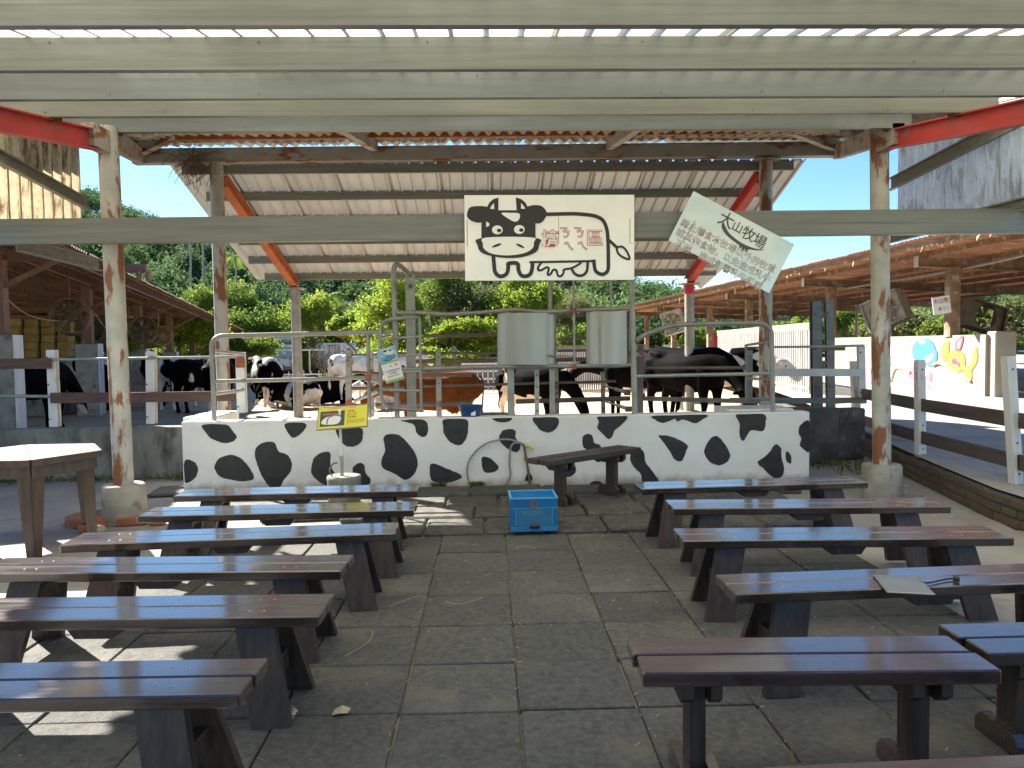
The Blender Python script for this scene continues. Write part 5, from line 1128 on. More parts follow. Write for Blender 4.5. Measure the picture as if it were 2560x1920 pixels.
s = MB(); q_ = atY(1788, 855, 32); s.b2((q_.x - .15, 31.9, .3), (q_.x + .15, 32, 1.95)); single(s, 'red_board', REDPT, 'upright red board left of the grey slatted gate', 'board', (q_.x, 31.9, .3))
BF = thing('bar_fence', 'low thin barred fence in front of the trucks', 'fence', (-8, 30, 0))
for i in range(34): MB().bar((-12.5 + i * .30, 31, 0), (-12.5 + i * .30, 31, .62 + .03 * (i % 3)), .025, .025, hint=(0, 1, 0)).build('bar', WHITE, BF)
MB().bar((-12.5, 31.03, .5), (-2.4, 31.03, .5), .03, .04).build('rail', WHITE, BF)
s = MB(); s.cbox((-6.5, 31.6, .16), (9, .2, .32), .02); single(s, 'low_wall', MURC, 'low pinkish wall along the back edge of the yard', 'wall', (-6.5, 31.6, 0))

# ================================================================== TRUCKS
def wheel(t, x, y, r=.36):
    m = MB(); m.tube([(x, y - .1, r), (x, y + .1, r)], r, 18); o = m.build('wheel', RUBBER, t, world=False); m = MB(); m.tube([(x, y - .105, r), (x, y + .105, r)], r * .55, 12); m.build('rim', WHITE, o, world=False)
T1 = thing('box_truck', 'white box truck facing the yard, left of the round post', 'truck', M=Matrix.Translation(Vector((atY(716, 900, 46).x, 46, 0))) @ Matrix.Rotation(R(-80), 4, 'Z') @ Matrix.Scale(.80, 4))
def bx_(t, lo, hi, name, m_, ch=.03):
    m = MB(); m.cbox([(a + b) / 2 for a, b in zip(lo, hi)], [b - a for a, b in zip(lo, hi)], ch); return m.build(name, m_, t, world=False)
bx_(T1, (-3, -.9, .7), (.3, .9, 2.75), 'cargo_box', TRUCKW)
bx_(T1, (-3, -.8, .45), (2, .8, .7), 'chassis', RUBBER)
m = MB(); m.prism([Vector((.4, -.85, .5)), Vector((2.0, -.85, .5)), Vector((2.0, -.85, 1.15)), Vector((1.55, -.85, 1.95)), Vector((.4, -.85, 2.0))], (0, 1, 0), 1.7); cabo = m.build('cab', TRUCKW, T1, world=False)
m = MB(); m.prism([Vector((1.985, -.72, 1.22)), Vector((1.60, -.68, 1.90)), Vector((1.60, .68, 1.90)), Vector((1.985, .72, 1.22))], Vector((.87, 0, .49)), .02); m.build('windscreen', mat('pale_windscreen', (.22, .27, .30), rough=.1), cabo, world=False)
for s_ in (-1, 1): bx_(T1, (1.99, s_ * .6 - .14, .75), (2.03, s_ * .6 + .14, .95), 'headlight', SIGNP, .01); wheel(T1, 1.2, s_ * .78); wheel(T1, -2.1, s_ * .78)
bx_(T1, (.3, -.5, 2.25), (.5, .5, 2.6), 'cooling_unit', GREYSL, .02); bx_(T1, (2.0, -.8, .42), (2.06, .8, .58), 'bumper', GREYSL, .02); bx_(T1, (.5, -.7, 2.0), (1.4, .7, 2.22), 'wind_deflector', mat('cream_plastic', (.6, .56, .42), rough=.4), .08)
T2 = thing('delivery_van', 'white box van seen from its side, right of the box truck', 'van', M=Matrix.Translation(Vector((atY(858, 900, 46).x, 46, 0))) @ Matrix.Rotation(R(-25), 4, 'Z') @ Matrix.Scale(.72, 4))
bx_(T2, (-2.6, -.9, .6), (.7, .9, 2.55), 'cargo_box', TRUCKW); bx_(T2, (-2.6, -.8, .4), (2.4, .8, .62), 'chassis', RUBBER)
m = MB(); m.prism([Vector((.72, -.88, .5)), Vector((2.6, -.88, .5)), Vector((2.6, -.88, 1.15)), Vector((2.0, -.88, 1.4)), Vector((1.3, -.88, 2.3)), Vector((.72, -.88, 2.5))], (0, 1, 0), 1.76); cabo = m.build('cab', TRUCKW, T2, world=False)
m = MB(); m.prism([Vector((.95, -.89, 1.4)), Vector((1.85, -.89, 1.4)), Vector((1.3, -.89, 2.1)), Vector((.95, -.89, 2.1))], (0, -1, 0), .01); m.build('side_window', GLASS, cabo, world=False)
fr_ = bx_(T2, (-.75, -.93, .75), (.35, -.905, 2.4), 'door_frame', GREYSL, .01); bx_(T2, (-.60, -.95, .85), (.2, -.935, 2.3), 'door', TRUCKW, .01)
for s_ in (-1, 1): wheel(T2, 1.75, s_ * .78); wheel(T2, -1.7, s_ * .78)
# shed-side canopy poles behind trucks
s = MB(); s.b2((-14.4, 44.0, 1.4), (-9.2, 44.08, 1.5)); 
for x in (-14.2, -10.2): s.b2((x, 44, 0), (x + .08, 44.08, 1.4))
single(s, 'pipe_barrier', WHITE, 'pale horizontal barrier bar on posts between the two trucks', 'barrier', (-10, 38, 0))

# ================================================================== CATTLE
def cowmat(name, thr, dark=(.0035, .0035, .004), light=(.62, .54, .44), sc_=1.15, legs=True):
    m = bpy.data.materials.new(name); m.use_nodes = True; n = m.node_tree; L = n.links.new; b = n.nodes['Principled BSDF']
    tc = n.nodes.new('ShaderNodeTexCoord'); oi = n.nodes.new('ShaderNodeObjectInfo'); ad = n.nodes.new('ShaderNodeVectorMath'); ad.operation = 'ADD'
    cm = n.nodes.new('ShaderNodeCombineXYZ'); mu = n.nodes.new('ShaderNodeMath'); mu.operation = 'MULTIPLY'; mu.inputs[1].default_value = 43; L(oi.outputs['Random'], mu.inputs[0]); L(mu.outputs[0], cm.inputs[0]); L(mu.outputs[0], cm.inputs[1])
    L(tc.outputs['Object'], ad.inputs[0]); L(cm.outputs[0], ad.inputs[1])
    no = n.nodes.new('ShaderNodeTexNoise'); no.inputs['Scale'].default_value = sc_; no.inputs['Detail'].default_value = 2.5; no.inputs['Distortion'].default_value = .6; L(ad.outputs[0], no.inputs[0])
    src = no.outputs[0]
    if legs:
        sp = n.nodes.new('ShaderNodeSeparateXYZ'); L(tc.outputs['Object'], sp.inputs[0]); mr = n.nodes.new('ShaderNodeMapRange'); mr.inputs[1].default_value = .15; mr.inputs[2].default_value = .6; mr.inputs[3].default_value = .13; mr.inputs[4].default_value = 0; L(sp.outputs[2], mr.inputs[0])
        a2 = n.nodes.new('ShaderNodeMath'); L(src, a2.inputs[0]); L(mr.outputs[0], a2.inputs[1]); src = a2.outputs[0]
    r = n.nodes.new('ShaderNodeMapRange'); r.inputs[1].default_value = thr - .008; r.inputs[2].default_value = thr + .008; L(src, r.inputs[0])
    mx = n.nodes.new('ShaderNodeMix'); mx.data_type = 'RGBA'; mx.inputs[6].default_value = (*dark, 1); mx.inputs[7].default_value = (*light, 1); L(r.outputs[0], mx.inputs[0])
    n2 = n.nodes.new('ShaderNodeTexNoise'); n2.inputs['Scale'].default_value = 6; L(ad.outputs[0], n2.inputs[0]); m2 = n.nodes.new('ShaderNodeMix'); m2.data_type = 'RGBA'; m2.blend_type = 'MULTIPLY'; m2.inputs[0].default_value = .7
    L(mx.outputs[2], m2.inputs[6]); L(n2.outputs[0], m2.inputs[7]); L(m2.outputs[2], b.inputs['Base Color']); b.inputs['Roughness'].default_value = .75; b.inputs['Specular IOR Level'].default_value = .03
    return m
CBLK, CMIX, CWHT = cowmat('black_hide', .70, light=(.85, .75, .62)), cowmat('black_and_white_hide', .53, light=(.95, .85, .72)), cowmat('mostly_white_hide', .43, light=(.98, .9, .78))
CBRN = cowmat('brown_hide', .68, (.20, .070, .022), (.6, .42, .28))
def loft(m, rings, n=14):
    P = [Vector(r[0]) for r in rings]; vs = []
    for i, (c, rx, rz_) in enumerate(rings):
        d = (P[min(i + 1, len(P) - 1)] - P[max(0, i - 1)]).normalized(); side = Vector((0, 1, 0)); side = (side - d * side.dot(d)).normalized(); up = side.cross(d) * -1
        for k in range(n):
            t = 2 * math.pi * k / n; vs.append(P[i] + side * (rx * math.cos(t)) + up * (rz_ * math.sin(t)))
    fs = [(i * n + k, i * n + (k + 1) % n, (i + 1) * n + (k + 1) % n, (i + 1) * n + k) for i in range(len(P) - 1) for k in range(n)]
    fs += [tuple(range(n))[::-1], tuple(range((len(P) - 1) * n, len(P) * n))]
    m.add(vs, fs, True)
def leg(m, pts):
    loft(m, [((x, y, z), r, r * 1.15) for x, y, z, r in pts], 10)
COWM = {}
def cowmesh(kind):
    if kind in COWM: return COWM[kind]
    m = MB(); dz = 0
    if kind == 'lie': dz = -.62
    body = [((-.93, 0, 1.20 + dz), .07, .09), ((-.90, 0, 1.17 + dz), .15, .19), ((-.80, 0, 1.13 + dz), .23, .27), ((-.62, 0, 1.09 + dz), .285, .32), ((-.35, 0, 1.02 + dz), .33, .36), ((0, 0, .99 + dz), .36, .38), ((.3, 0, 1.01 + dz), .33, .37), ((.52, 0, 1.05 + dz), .26, .35), ((.68, 0, 1.10 + dz), .19, .29)]
    if kind == 'graze': nk = [((.82, 0, 1.08), .15, .22), ((1.0, 0, .95), .115, .17), ((1.15, 0, .78), .10, .14), ((1.25, 0, .62), .115, .13), ((1.32, 0, .48), .105, .11), ((1.38, 0, .33), .08, .085), ((1.41, 0, .25), .07, .07), ((1.42, 0, .21), .04, .04)]
    elif kind == 'level': nk = [((.82, 0, 1.10), .15, .23), ((.98, 0, 1.09), .12, .18), ((1.10, 0, 1.07), .115, .15), ((1.21, 0, 1.04), .12, .13), ((1.32, 0, .96), .105, .115), ((1.43, 0, .85), .08, .09), ((1.49, 0, .78), .072, .075), ((1.51, 0, .75), .04, .045)]
    else: nk = [((.82, 0, 1.14 + dz), .155, .24), ((.95, 0, 1.21 + dz), .125, .20), ((1.05, 0, 1.27 + dz), .115, .16), ((1.14, 0, 1.30 + dz), .12, .135), ((1.26, 0, 1.25 + dz), .11, .12), ((1.40, 0, 1.14 + dz), .078, .092), ((1.48, 0, 1.06 + dz), .072, .078), ((1.51, 0, 1.03 + dz), .04, .045)]
    loft(m, body + nk, 16)
    hd = Vector((1.2, 0, .68)) if kind == 'graze' else Vector((1.17, 0, 1.12)) if kind == 'level' else Vector((1.11, 0, 1.35 + dz))
    for s in (-1, 1):
        loft(m, [(hd + Vector((0, s * .08, 0)), .03, .03), (hd + Vector((-.02, s * .17, .0)), .035, .05), (hd + Vector((-.03, s * .26, -.02)), .02, .025)], 8)
        m.tube([(-.62, s * .22, 1.30 + dz), (-.42, s * .24, 1.26 + dz), (-.2, s * .2, 1.24 + dz)], [.05, .07, .04], 8)   # hook bones
        if kind != 'lie':
            leg(m, [(-.66, s * .15, 1.15, .17), (-.64, s * .20, .92, .17), (-.58, s * .20, .74, .115), (-.70, s * .18, .54, .06), (-.70, s * .17, .40, .045), (-.66, s * .17, .14, .04), (-.65, s * .17, .08, .05), (-.63, s * .17, .005, .062)])
            leg(m, [(.50, s * .14, 1.0, .15), (.50, s * .17, .78, .11), (.50, s * .16, .58, .07), (.52, s * .155, .43, .058), (.50, s * .15, .34, .042), (.50, s * .15, .13, .038), (.51, s * .15, .08, .05), (.54, s * .15, .005, .06)])
        else:
            leg(m, [(-.6, s * .2, .45, .2), (-.45, s * .36, .22, .16), (-.2, s * .44, .1, .07), (-.5, s * .48, .06, .05), (-.7, s * .46, .05, .05)])
            leg(m, [(.5, s * .16, .4, .14), (.62, s * .24, .2, .09), (.86, s * .24, .1, .06), (.62, s * .3, .05, .05), (.5, s * .3, .05, .05)])
    if kind != 'lie':
        loft(m, [((-.5, 0, .72), .05, .05), ((-.42, 0, .68), .14, .12), ((-.3, 0, .69), .13, .1), ((-.2, 0, .74), .04, .04)], 10)
        for s in (-1, 1):
            for x in (-.46, -.36): m.tube([(x, s * .06, .64), (x, s * .065, .52)], [.022, .014], 6)
    me = bpy.data.meshes.new('cow_' + kind); me.from_pydata(m.v, [], m.f); o = bpy.data.objects.new('tmp', me); C.objects.link(o)
    md = o.modifiers.new('r', 'REMESH'); md.mode = 'VOXEL'; md.voxel_size = .024; md = o.modifiers.new('s', 'SMOOTH'); md.iterations = 5; md.factor = .6
    md = o.modifiers.new('d', 'DECIMATE'); md.ratio = .5
    bpy.context.view_layer.update(); r = bpy.data.meshes.new_from_object(o.evaluated_get(bpy.context.evaluated_depsgraph_get())); bpy.data.objects.remove(o)
    r.name = 'cow_' + kind; r.polygons.foreach_set('use_smooth', [True] * len(r.polygons)); COWM[kind] = r; return r
def cow(kind, px, py, Y, rz, mm, label, sc_=1.0, zfoot=0.0, group='dairy cattle in the yard'):
    p = atY(px, 900, Y); p.z = zfoot
    t = thing('cow', label, 'cow', M=Matrix.Translation(p) @ Matrix.Rotation(R(rz), 4, 'Z') @ Matrix.Scale(sc_, 4), group=group)
    me = cowmesh(kind).copy(); me.materials.clear(); me.materials.append(mm); o = bpy.data.objects.new('body', me); C.objects.link(o); o.parent = t
    dz = -.62 if kind == 'lie' else 0
    m = MB(); m.tube(catmull([(-.92, 0, 1.30 + dz), (-.98, .01, 1.15 + dz), (-.97, .02, .85 if dz == 0 else .3), (-.95, .03, .62 if dz == 0 else .12)], False, 4), .016, 6); m.tube([(-.95, .03, .64 if dz == 0 else .14), (-.95, .03, .5 if dz == 0 else .10), (-.94, .03, .40 if dz == 0 else .06)], [.02, .045, .01], 7); m.build('tail', mm, t, world=False)
    hx = Vector((1.26, 0, .60)) if kind == 'graze' else Vector((1.27, 0, 1.03)) if kind == 'level' else Vector((1.20, 0, 1.30 + dz)); m = MB()
    for s in (-1, 1):
        m.lathe((hx.x, s * .108, hx.z), [(.002, -.018), (.016, -.008), (.018, 0), (.016, .008), (.002, .018)], 8)
    m.build('eyes', BLACK, t, world=False)
    return t
cow('graze', 82, 0, 15.2, 80, CBLK, 'black cow seen from behind at the far left, beside the first shed pier', .98)
cow('level', 190, 0, 19.5, 195, CMIX, 'black and white cow seen side on left of the left rusty column', .98)
cow('graze', 352, 0, 24.5, 150, CBLK, 'black cow with only head and shoulder showing just right of the left rusty column', .95)
cow('graze', 408, 0, 22.0, 95, CBLK, 'dark cow seen from behind, left of the white rumped cow in the left shed', .95)
cow('graze', 447, 0, 20.6, 84, CWHT, 'white rumped cow seen from behind in the left shed, between two piers', .98)
cow('stand', 505, 0, 19.5, 60, CBLK, 'dark cow half hidden by the front pole of the left pipe gate', .95)
cow('stand', 548, 0, 17.6, 105, CBLK, 'large dark brown cow behind the rusty shed post inside the left pipe gate', 1.0)
cow('stand', 662, 0, 21.0, 118, CMIX, 'grey rumped cow standing with its head turned left, in front of the box truck', .95)
cow('lie', 735, 0, 20.2, 150, CMIX, 'brown and white cow lying down left of the far round post', .9)
cow('lie', 800, 0, 21.5, 12, CBLK, 'black cow lying down facing right, right of the far round post', 1.0)
cow('lie', 700, 0, 23.5, 30, CBLK, 'black cow lying behind the grey rumped standing cow', .9)
cow('stand', 880, 0, 22.0, 60, CWHT, 'mostly white cow standing in front of the white van', .98)
cow('stand', 965, 0, 23.0, 20, CWHT, 'pale cow partly hidden behind the hanging card', .95)
cow('lie', 1000, 0, 19.5, 200, CWHT, 'white cow lying in the sun low behind the tall pipe frame', .9)
cow('level', 1085, 0, 12.4, 168, CBRN, 'reddish brown cow behind the drilled post in the middle pen', .82)
cow('graze', 1330, 0, 14.0, -42, CMIX, 'black and white cow with lowered head under the wide steel sheet', .86)
cow('level', 1600, 0, 15.2, 150, CBLK, 'black cow reaching left behind the thick pipe at the cow sign end', 1.04)
cow('graze', 1718, 0, 13.6, -58, CBLK, 'large black cow with lowered head in the middle of the right pipe gate', 1.06)
cow('level', 1795, 0, 15.4, -30, CMIX, 'black and white cow facing right behind the right near shed post', 1.04)
cow('stand', 1630, 0, 21.0, 90, CBLK, 'black cow seen from behind in the gap behind the reaching cow', .9)
# ================================================================== HILLS AND TREES
def el(a):
    T = [(-1.2, .20), (-.62, .225), (-.55, .212), (-.49, .192), (-.45, .168), (-.41, .146), (-.385, .142), (-.33, .155), (-.2, .15), (0, .14), (.1, .118), (.18, .09), (.235, .07), (.30, .052), (.4, .05), (.5, .055), (.7, .06), (1.2, .06)]
    for (a0, e0), (a1, e1) in zip(T[:-1], T[1:]):
        if a0 <= a <= a1: return e0 + (e1 - e0) * (a - a0) / (a1 - a0)
    return T[0][1] if a < 0 else T[-1][1]
def hz(x, y):
    a = x / y; rc = 125; t = max(0, min(1, (y - 52) / (rc - 52))); t = t * t * (3 - 2 * t) * .45 + t * .55
    return (el(a) * rc - 1.5) * t + 1.2 * math.sin(x * .13 + y * .07) * t
m = MB(); vs = []; nx, ny = 90, 30
for j in range(ny + 1):
    y = 50 + 95 * j / ny
    for i in range(nx + 1):
        a = -1.25 + 2.5 * i / nx; x = a * y; vs.append((x, y, hz(x, y) - .1 if j > 0 else -.1))
m.add(vs, [(j * (nx + 1) + i, j * (nx + 1) + i + 1, (j + 1) * (nx + 1) + i + 1, (j + 1) * (nx + 1) + i) for j in range(ny) for i in range(nx)], True)
struct('hills', m, HILLM)
def leaves_np(rg, centers, radii, per, size, flat=.35, squash=.8):
    """leaf quads gathered in clumps on the shells of ellipsoid crowns"""
    out = []
    for c, r in zip(centers, radii):
        r = np.asarray(r, float)
        ncl = max(8, int(per / 26)); d = rg.normal(size=(ncl, 3)); d /= np.linalg.norm(d, axis=1)[:, None]; d[:, 2] = np.abs(d[:, 2]) * 1.0 - .35 * (rg.random(ncl) < .45)
        cc = d * (rg.uniform(.62, 1.0, (ncl, 1))) * r * squash
        k = int(per / ncl); p = np.repeat(cc, k, 0) + rg.normal(size=(ncl * k, 3)) * r * .13
        out.append(p + np.asarray(c))
    P = np.concatenate(out); n = len(P)
    nrm = rg.normal(size=(n, 3)); nrm[:, 2] = np.abs(nrm[:, 2]) + flat; nrm /= np.linalg.norm(nrm, axis=1)[:, None]
    t = np.cross(nrm, rg.normal(size=(n, 3))); t /= np.linalg.norm(t, axis=1)[:, None]; b = np.cross(nrm, t)
    sz = size * rg.uniform(.6, 1.3, (n, 1)); L_ = t * sz; W_ = b * sz * .42
    V = np.stack([P - L_, P + W_ - L_ * .1, P + L_, P - W_ - L_ * .1], 1).reshape(-1, 3); return V
def np_obj(name, V, m_, parent=None, loc=None):
    n = len(V); me = bpy.data.meshes.new(name); me.vertices.add(n); me.vertices.foreach_set('co', V.astype(np.float32).ravel())
    me.loops.add(n); me.loops.foreach_set('vertex_index', np.arange(n, dtype=np.int32)); me.polygons.add(n // 4)
    me.polygons.foreach_set('loop_start', np.arange(0, n, 4, dtype=np.int32)); me.polygons.foreach_set('loop_total', np.full(n // 4, 4, np.int32))
    me.update(calc_edges=True); me.materials.append(m_); o = bpy.data.objects.new(name, me); C.objects.link(o)
    if parent is not None: o.parent = parent
    return o
rg = np.random.default_rng(11); cs = []; rs_ = []; rows = 15
for j in range(rows):
    y = 56 + 5.2 * j; w0 = -.80 * y; w1 = .80 * y; x = w0
    while x < w1:
        yy = y + rg.uniform(-2, 2); xx = x + rg.uniform(-1, 1); r = rg.uniform(1.7, 3.4)
        cs.append((xx, yy, hz(xx, yy) + r * .55)); rs_.append((r, r, r * rg.uniform(.75, 1.15))); x += r * 1.75
V = []
for i, (c, r) in enumerate(zip(cs, rs_)): V.append(leaves_np(rg, [c], [r], 1500, .22))
o = np_obj('forest', np.concatenate(V), LEAF_D); tag(o, 'dense wooded hillside of mixed dark and olive green trees behind the farm', 'forest', kind='stuff')
print('forest crowns', len(cs))

def crown_mesh(seed, r, per, size, blobs):
    g = np.random.default_rng(seed); c_ = []; r_ = []
    for _ in range(blobs):
        d = g.normal(size=3); d /= np.linalg.norm(d); d[2] = abs(d[2]) * .9 - .1; c_.append(d * np.asarray(r) * g.uniform(.35, .72)); r_.append(np.asarray(r) * g.uniform(.28, .55))
    return leaves_np(g, c_, r_, per // blobs, size, .2)
def tree(name, label, x, y, h, r, lm, seed, per=9000, size=.10, blobs=9, trunk=True, group='trees behind the yard', bark=None, z0=0, zc=None):
    t = thing(name, label, 'tree', (x, y, z0), 0, group); zc = zc if zc is not None else h - r[2] * .95
    V = crown_mesh(seed, r, per, size, blobs) + np.array((0, 0, zc)); np_obj('crown', V, lm, t)
    q = random.Random(seed); m = MB(); tr = .03 + .03 * h
    m.tube([(0, 0, 0), (q.uniform(-.1, .1), q.uniform(-.1, .1), zc * .5), (q.uniform(-.2, .2), 0, zc), (0, 0, zc + r[2] * .4)], [tr, tr * .8, tr * .55, tr * .2], 8)
    for k in range(7):
        a = q.uniform(0, 6.28); z = zc * q.uniform(.55, 1.1); e = Vector((math.cos(a) * r[0] * .75, math.sin(a) * r[1] * .75, z + r[2] * q.uniform(.2, .6)))
        m.tube([(0, 0, z - .2), e * .5 + Vector((0, 0, z * .45)), e], [tr * .5, tr * .3, tr * .1], 6)
    m.build('trunk', bark or BARK, t, world=False); return t
def ptree(px, ytop, Y, r, lm, label, seed, per=9000, size=.1, blobs=9, name='tree', h=None, **k):
    p = atY(px, ytop, Y); tree(name, label, p.x, Y, p.z, r, lm, seed, per, size, blobs, **k)
ptree(985, 706, 33, (2.02, 1.54, 2.62), LEAF_L, 'bright green tree behind the tall pipe frame', 1, 16000, .075, zc=2.6)
ptree(1085, 700, 36, (2.60, 1.98, 3.00), LEAF_M, 'tall olive green tree behind the middle of the pen', 2, 18000, .075, zc=2.9)
ptree(1190, 702, 35, (2.21, 1.65, 2.75), LEAF_O, 'feathery olive tree left of the wide steel sheet', 3, 16000, .07, zc=2.7)
ptree(1310, 704, 34, (2.47, 1.65, 2.75), LEAF_L, 'light green tree rising above the wide steel sheet', 4, 16000, .075, zc=2.8)
ptree(1420, 735, 37, (1.82, 1.43, 2.00), LEAF_O, 'thin greyish tree between the two stainless sheets', 5, 6000, .07, zc=2.6)
ptree(1130, 790, 30, (3.12, 1.32, 1.25), LEAF_L, 'bright low leafy tree in front of the tall trees, left of the wide sheet', 6, 18000, .07, zc=1.6)
ptree(1075, 840, 29, (2.08, 1.10, 1.00), LEAF_L, 'bright green bush right of the hanging card', 16, 10000, .07, zc=.9)
ptree(890, 785, 40, (1.95, 1.43, 1.75), LEAF_Y, 'yellow green feathery tree behind the white van', 7, 10000, .09, zc=2.0)
ptree(780, 740, 46, (1.95, 1.43, 2.62), LEAF_Y, 'slim yellow green tree above the two trucks', 8, 9000, .09, zc=2.8)
ptree(845, 775, 48, (2.21, 1.43, 2.00), LEAF_M, 'mid green tree above the white van roof', 9, 9000, .09, zc=2.4)
ptree(955, 800, 36, (1.56, 1.21, 1.62), LEAF_Y, 'small yellow tinged tree left of the tall pipe frame', 10, 9000, .08, zc=1.9)
ptree(600, 845, 38, (2.47, 1.43, 1.38), LEAF_M, 'dark green shrub left of the box truck', 11, 9000, .08, zc=1.2)
ptree(560, 730, 50, (3.12, 1.76, 3.00), LEAF_M, 'rounded mid green tree behind the left pipe gate', 12, 12000, .1, zc=3.4)
ptree(680, 720, 55, (3.90, 1.98, 3.25), LEAF_D, 'dark broad tree above the box truck', 13, 12000, .12, zc=3.6)
ptree(175, 800, 24, (2.21, 1.21, 1.12), LEAF_Y, 'bright feathery bush beyond the left shed, right of the hay stack', 14, 12000, .07, zc=1.6)
ptree(440, 770, 33, (2.86, 1.43, 1.62), LEAF_Y, 'yellow green bush seen under the far end of the left shed', 15, 12000, .08, zc=1.9)
ptree(320, 790, 34, (3.12, 1.43, 1.50), LEAF_Y, 'bright bush seen under the middle of the left shed', 17, 12000, .08, zc=1.8)
ptree(60, 790, 34, (3.64, 1.43, 1.88), LEAF_M, 'green bush seen over the hay stack under the left shed', 18, 12000, .08, zc=2.0)
for k, (px, yt, Y, rx) in enumerate(((2120, 752, 42, 2.6), (2300, 745, 36, 3.2), (2480, 740, 33, 3.4), (2050, 770, 50, 2.5), (2610, 730, 30, 3.0), (1720, 790, 52, 3.0), (1600, 800, 56, 3.0))):
    ptree(px, yt, Y, (rx, 1.8, 1.9), (LEAF_M, LEAF_O, LEAF_M)[k % 3], ['green tree behind the mural wall beside the right column', 'broad green tree behind the middle of the mural wall', 'green tree behind the far right fan', 'far green tree between the channel posts', 'tree at the right frame edge under the orange roof', 'dark tree behind the right cows under the orange roof', 'tree right of the narrow steel sheet under the orange roof'][k], 30 + k, 11000, .10, zc=atY(px, yt, Y).z - 1.7)
g_ = np.random.default_rng(21); VV = []
for i in range(34):
    Y = g_.uniform(31, 38); px = g_.uniform(905, 1560); p = atY(px, 900, Y); r = g_.uniform(.8, 1.5)
    VV.append(leaves_np(g_, [(p.x, Y, g_.uniform(.4, 1.7))], [(r * 1.2, r, r)], 2600, .07, .2))
o = np_obj('thicket', np.concatenate(VV), LEAF_L); tag(o, 'bright green thicket filling the space under the trees behind the pen', 'thicket', kind='stuff')
VV = []
for i in range(40):
    Y = g_.uniform(46, 56); px = g_.uniform(420, 960); p = atY(px, 900, Y); r = g_.uniform(1.0, 2.2)
    VV.append(leaves_np(g_, [(p.x, Y, g_.uniform(.4, 3.0))], [(r * 1.2, r, r)], 2200, .12, .2))
o = np_obj('thicket', np.concatenate(VV), LEAF_M); tag(o, 'mixed green thicket at the foot of the hill behind the trucks', 'thicket', kind='stuff')
# palms on the hillside
def palm(px, ytop, ybase, Y, label, fr=11, L_=1.5):
    a, b = atY(px, ybase, Y), atY(px, ytop, Y); t = thing('palm_tree', label, 'tree', (a.x, Y, min(a.z, hz(a.x, Y)) - .3), 0, 'slender palms on the hillside')
    MB().tube([Vector((a.x, Y, min(a.z, hz(a.x, Y)) - .3)), a.lerp(b, .5) + Vector((.1, 0, 0)), b], .09, 7).build('trunk', BARKP, t)
    q = random.Random(int(px)); m = MB()
    for k in range(fr):
        az = 6.28 * k / fr + q.uniform(-.2, .2); up = q.uniform(.2, .9); P = [b + Vector((math.cos(az) * L_ * u, math.sin(az) * L_ * u, L_ * (up * u - 1.0 * u * u))) for u in (0, .25, .5, .75, 1)]
        for i in range(4):
            for e in range(4):
                c = P[i].lerp(P[i + 1], e / 4); dr = (P[i + 1] - P[i]).normalized(); sd = dr.cross(Vector((0, 0, 1))).normalized()
                for s in (-1, 1):
                    tip = c + sd * s * .38 * L_ / 1.5 + dr * .2 + Vector((0, 0, -.12)); m.add([c, c + dr * .10, tip], [(0, 1, 2)])
    m.build('fronds', LEAF_M, t); return t
palm(700, 745, 835, 58, 'small palm on the hillside left of the far round post'); palm(822, 738, 800, 60, 'small bright palm above the white van')
for q, px in enumerate((474, 505, 588)): palm(px, 560 if q < 2 else 640, (705, 712, 718)[q], 74, ['thin pale trunked palm above the left shed roof end', 'second thin pale palm, just right of the first above the left shed', 'thin pale palm left of the milking shed roof'][q], 9, 1.8)
# bare shrubs in the yard edge, dead branches
def bare(px, Y, h, label, seed):
    q = random.Random(seed); p = atY(px, 900, Y); t = thing('bare_shrub', label, 'shrub', (p.x, Y, 0), 0, 'leafless shrubs at the yard edge'); m = MB()
    def br(a, d, L_, r, dep):
        b = a + d * L_; m.tube([a, a.lerp(b, .5) + Vector((q.uniform(-.04, .04), 0, 0)), b], [r, r * .8, r * .6], 5, False)
        if dep:
            for _ in range(3): br(a.lerp(b, q.uniform(.4, 1)), (d + Vector((q.uniform(-.8, .8), q.uniform(-.5, .5), q.uniform(0, .3)))).normalized(), L_ * .62, r * .55, dep - 1)
    for _ in range(3): br(Vector((p.x, Y, 0)), Vector((q.uniform(-.3, .3), 0, 1)).normalized(), h * .5, .022, 3)
    m.build('branches', BARK, t)
bare(812, 30, 1.9, 'leafless shrub in front of the white van rear', 4); bare(838, 31, 2.2, 'taller leafless shrub just right of the first', 6); bare(1430, 40, 3.6, 'pale dead branches above the gap between the steel sheets', 9); bare(1460, 42, 4.0, 'dead branched shrub left of the narrow steel sheet', 12)
# weeds, straw, leaf litter
def weeds(name, label, pts, n, h, seed):
    g = np.random.default_rng(seed); V = []
    for x, y, sx, sy in pts:
        P = np.stack([g.normal(x, sx, n), g.normal(y, sy, n), np.zeros(n)], 1); a = g.uniform(0, 6.28, n); hh = g.uniform(.4, 1, n) * h
        t = np.stack([np.cos(a), np.sin(a), np.zeros(n)], 1); tip = P + t * (hh * .6)[:, None] + np.array((0, 0, 1)) * hh[:, None]; w_ = np.stack([-np.sin(a), np.cos(a), np.zeros(n)], 1) * .012
        mid = (P + tip) / 2 + np.array((0, 0, .25)) * hh[:, None]
        V.append(np.stack([P, mid + w_, tip, mid - w_], 1).reshape(-1, 3))
    o = np_obj(name, np.concatenate(V), GRASSM); tag(o, label, 'weeds', kind='stuff')
weeds('weeds', 'low weeds and straw along the foot of the side walls', [(-4.6, 9.2, .35, .06), (-5.6, 9.15, .3, .06), (3.9, 9.35, .35, .12), (4.4, 8.9, .2, .3), (-3.6, 9.2, .2, .05), (-.55, 8.24, .03, .02), (-.15, 8.24, .03, .02)], 130, .09, 3)
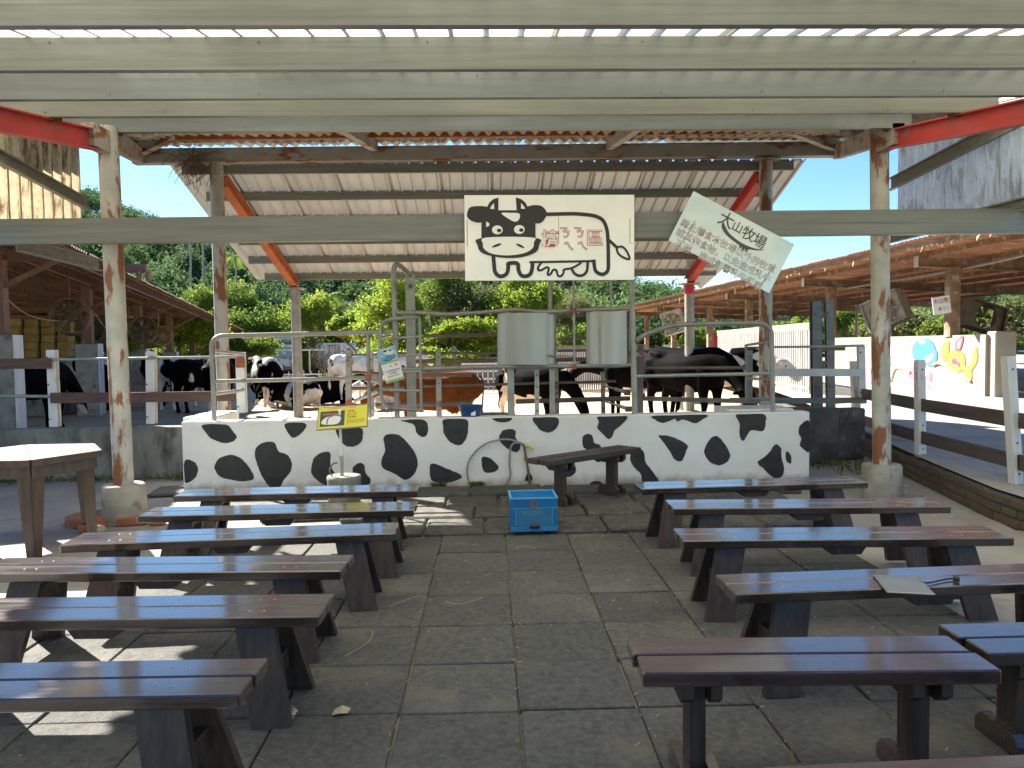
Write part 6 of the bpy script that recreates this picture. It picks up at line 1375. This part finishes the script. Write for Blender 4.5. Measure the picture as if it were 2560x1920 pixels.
weeds('yard_grass', 'pale rough grass at the back edge of the yard before the trucks', [(-9 + i * 1.6, 33 + (i % 3), .9, .5) for i in range(9)], 700, .38, 5)
sr = random.Random(9)
for q, P in enumerate(([(975, 1514), (1010, 1502), (1045, 1490), (1080, 1500)], [(1112, 1503), (1140, 1510), (1175, 1505), (1210, 1492)], [(862, 1640), (890, 1625), (925, 1600), (932, 1578)], [(1292, 1374), (1298, 1366), (1340, 1369)], [(1400, 1322), (1440, 1325), (1470, 1318)], [(1135, 1358), (1165, 1356)], [(1210, 1440), (1225, 1434)])):
    pts = [atZ(a, b, .026) for a, b in P]; s = MB(); s.tube(catmull(pts, False, 5), .0017, 5)
    single(s, 'straw', STRAW, ['long straw bent on the tiles right of the third left bench leg', 'wavy straw across a tile seam in the middle aisle', 'curved straw lying on the tiles beside the fifth left bench', 'hooked straw on the tiles just below the crate', 'straw lying right of the crate on the slab edge', 'short straw on the tile left below the crate', 'tiny straw in the upper middle aisle'][q], 'straw', pts[0], 'straws on the rubber tiles')
p = atZ(852, 1782, .03); s = MB(); s.add([p + Vector(v) for v in ((-.035, -.02, 0), (0, -.03, .012), (.03, -.012, .003), (.04, .015, .012), (.005, .012, .02), (-.03, .025, .004), (0, .035, .016))], [(0, 1, 4, 5), (1, 2, 3, 4), (5, 4, 6), (4, 3, 6)])
single(s, 'dead_leaf', STRAW, 'curled pale dead leaf on the tiles right of the nearest left bench leg', 'leaf', p)
s = MB()
for i in range(420):                                        # straw crumbs and litter along joints
    x = sr.choice((1.10, 1.6, .605, .105, -.39, 2.1)) + sr.gauss(0, .012) if sr.random() < .55 else sr.uniform(-2.5, 2.5); y = sr.uniform(2, 7.5); z = .024 if y < 6.1 else .062
    a = sr.uniform(0, 3.1); L_ = sr.uniform(.006, .03); s.tube([(x, y, z), (x + math.cos(a) * L_, y + math.sin(a) * L_, z + .002)], .0018, 3, False)
for i in range(60):
    x, y = sr.gauss(4.05, .2), sr.gauss(7.6, .6); a = sr.uniform(0, 3.1); s.add([(x, y, .004), (x + .04 * math.cos(a), y + .04 * math.sin(a), .01), (x + .03, y + .03, .02)], [(0, 1, 2)])
o = s.build('litter', STRAW); tag(o, 'straw crumbs scattered along the tile seams and the kerb', 'litter', kind='stuff')
# lamp post and wires behind the mural wall
LP_ = atY(2135, 850, 30); t = thing('street_lamp', 'grey street lamp leaning over the mural wall, left of the right rusty column', 'lamp', (LP_.x, 30, 0))
MB().tube([(LP_.x + .1, 30, 0), (LP_.x + .1, 30, 3.6)], .06, 8).build('pole', PIPE, t); MB().tube([(LP_.x + .1, 30, 3.5), (LP_.x - .5, 30, 4.1), (LP_.x - .9, 30, 4.2)], [.04, .04, .09], 8).build('lamp_head', PIPE, t)
s = MB()
for k, (y0, y1) in enumerate(((800, 820), (850, 870), (690, 720))): s.tube([atY(2150, y0, 26), atY(2350, (y0 + y1) / 2 + 10, 26), atY(2640, y1, 26)], .012, 4)
single(s, 'overhead_wires', PIPED, 'thin overhead wires crossing behind the mural wall', 'wires', atY(2350, 800, 26))
bpy.data.objects.remove(_to)
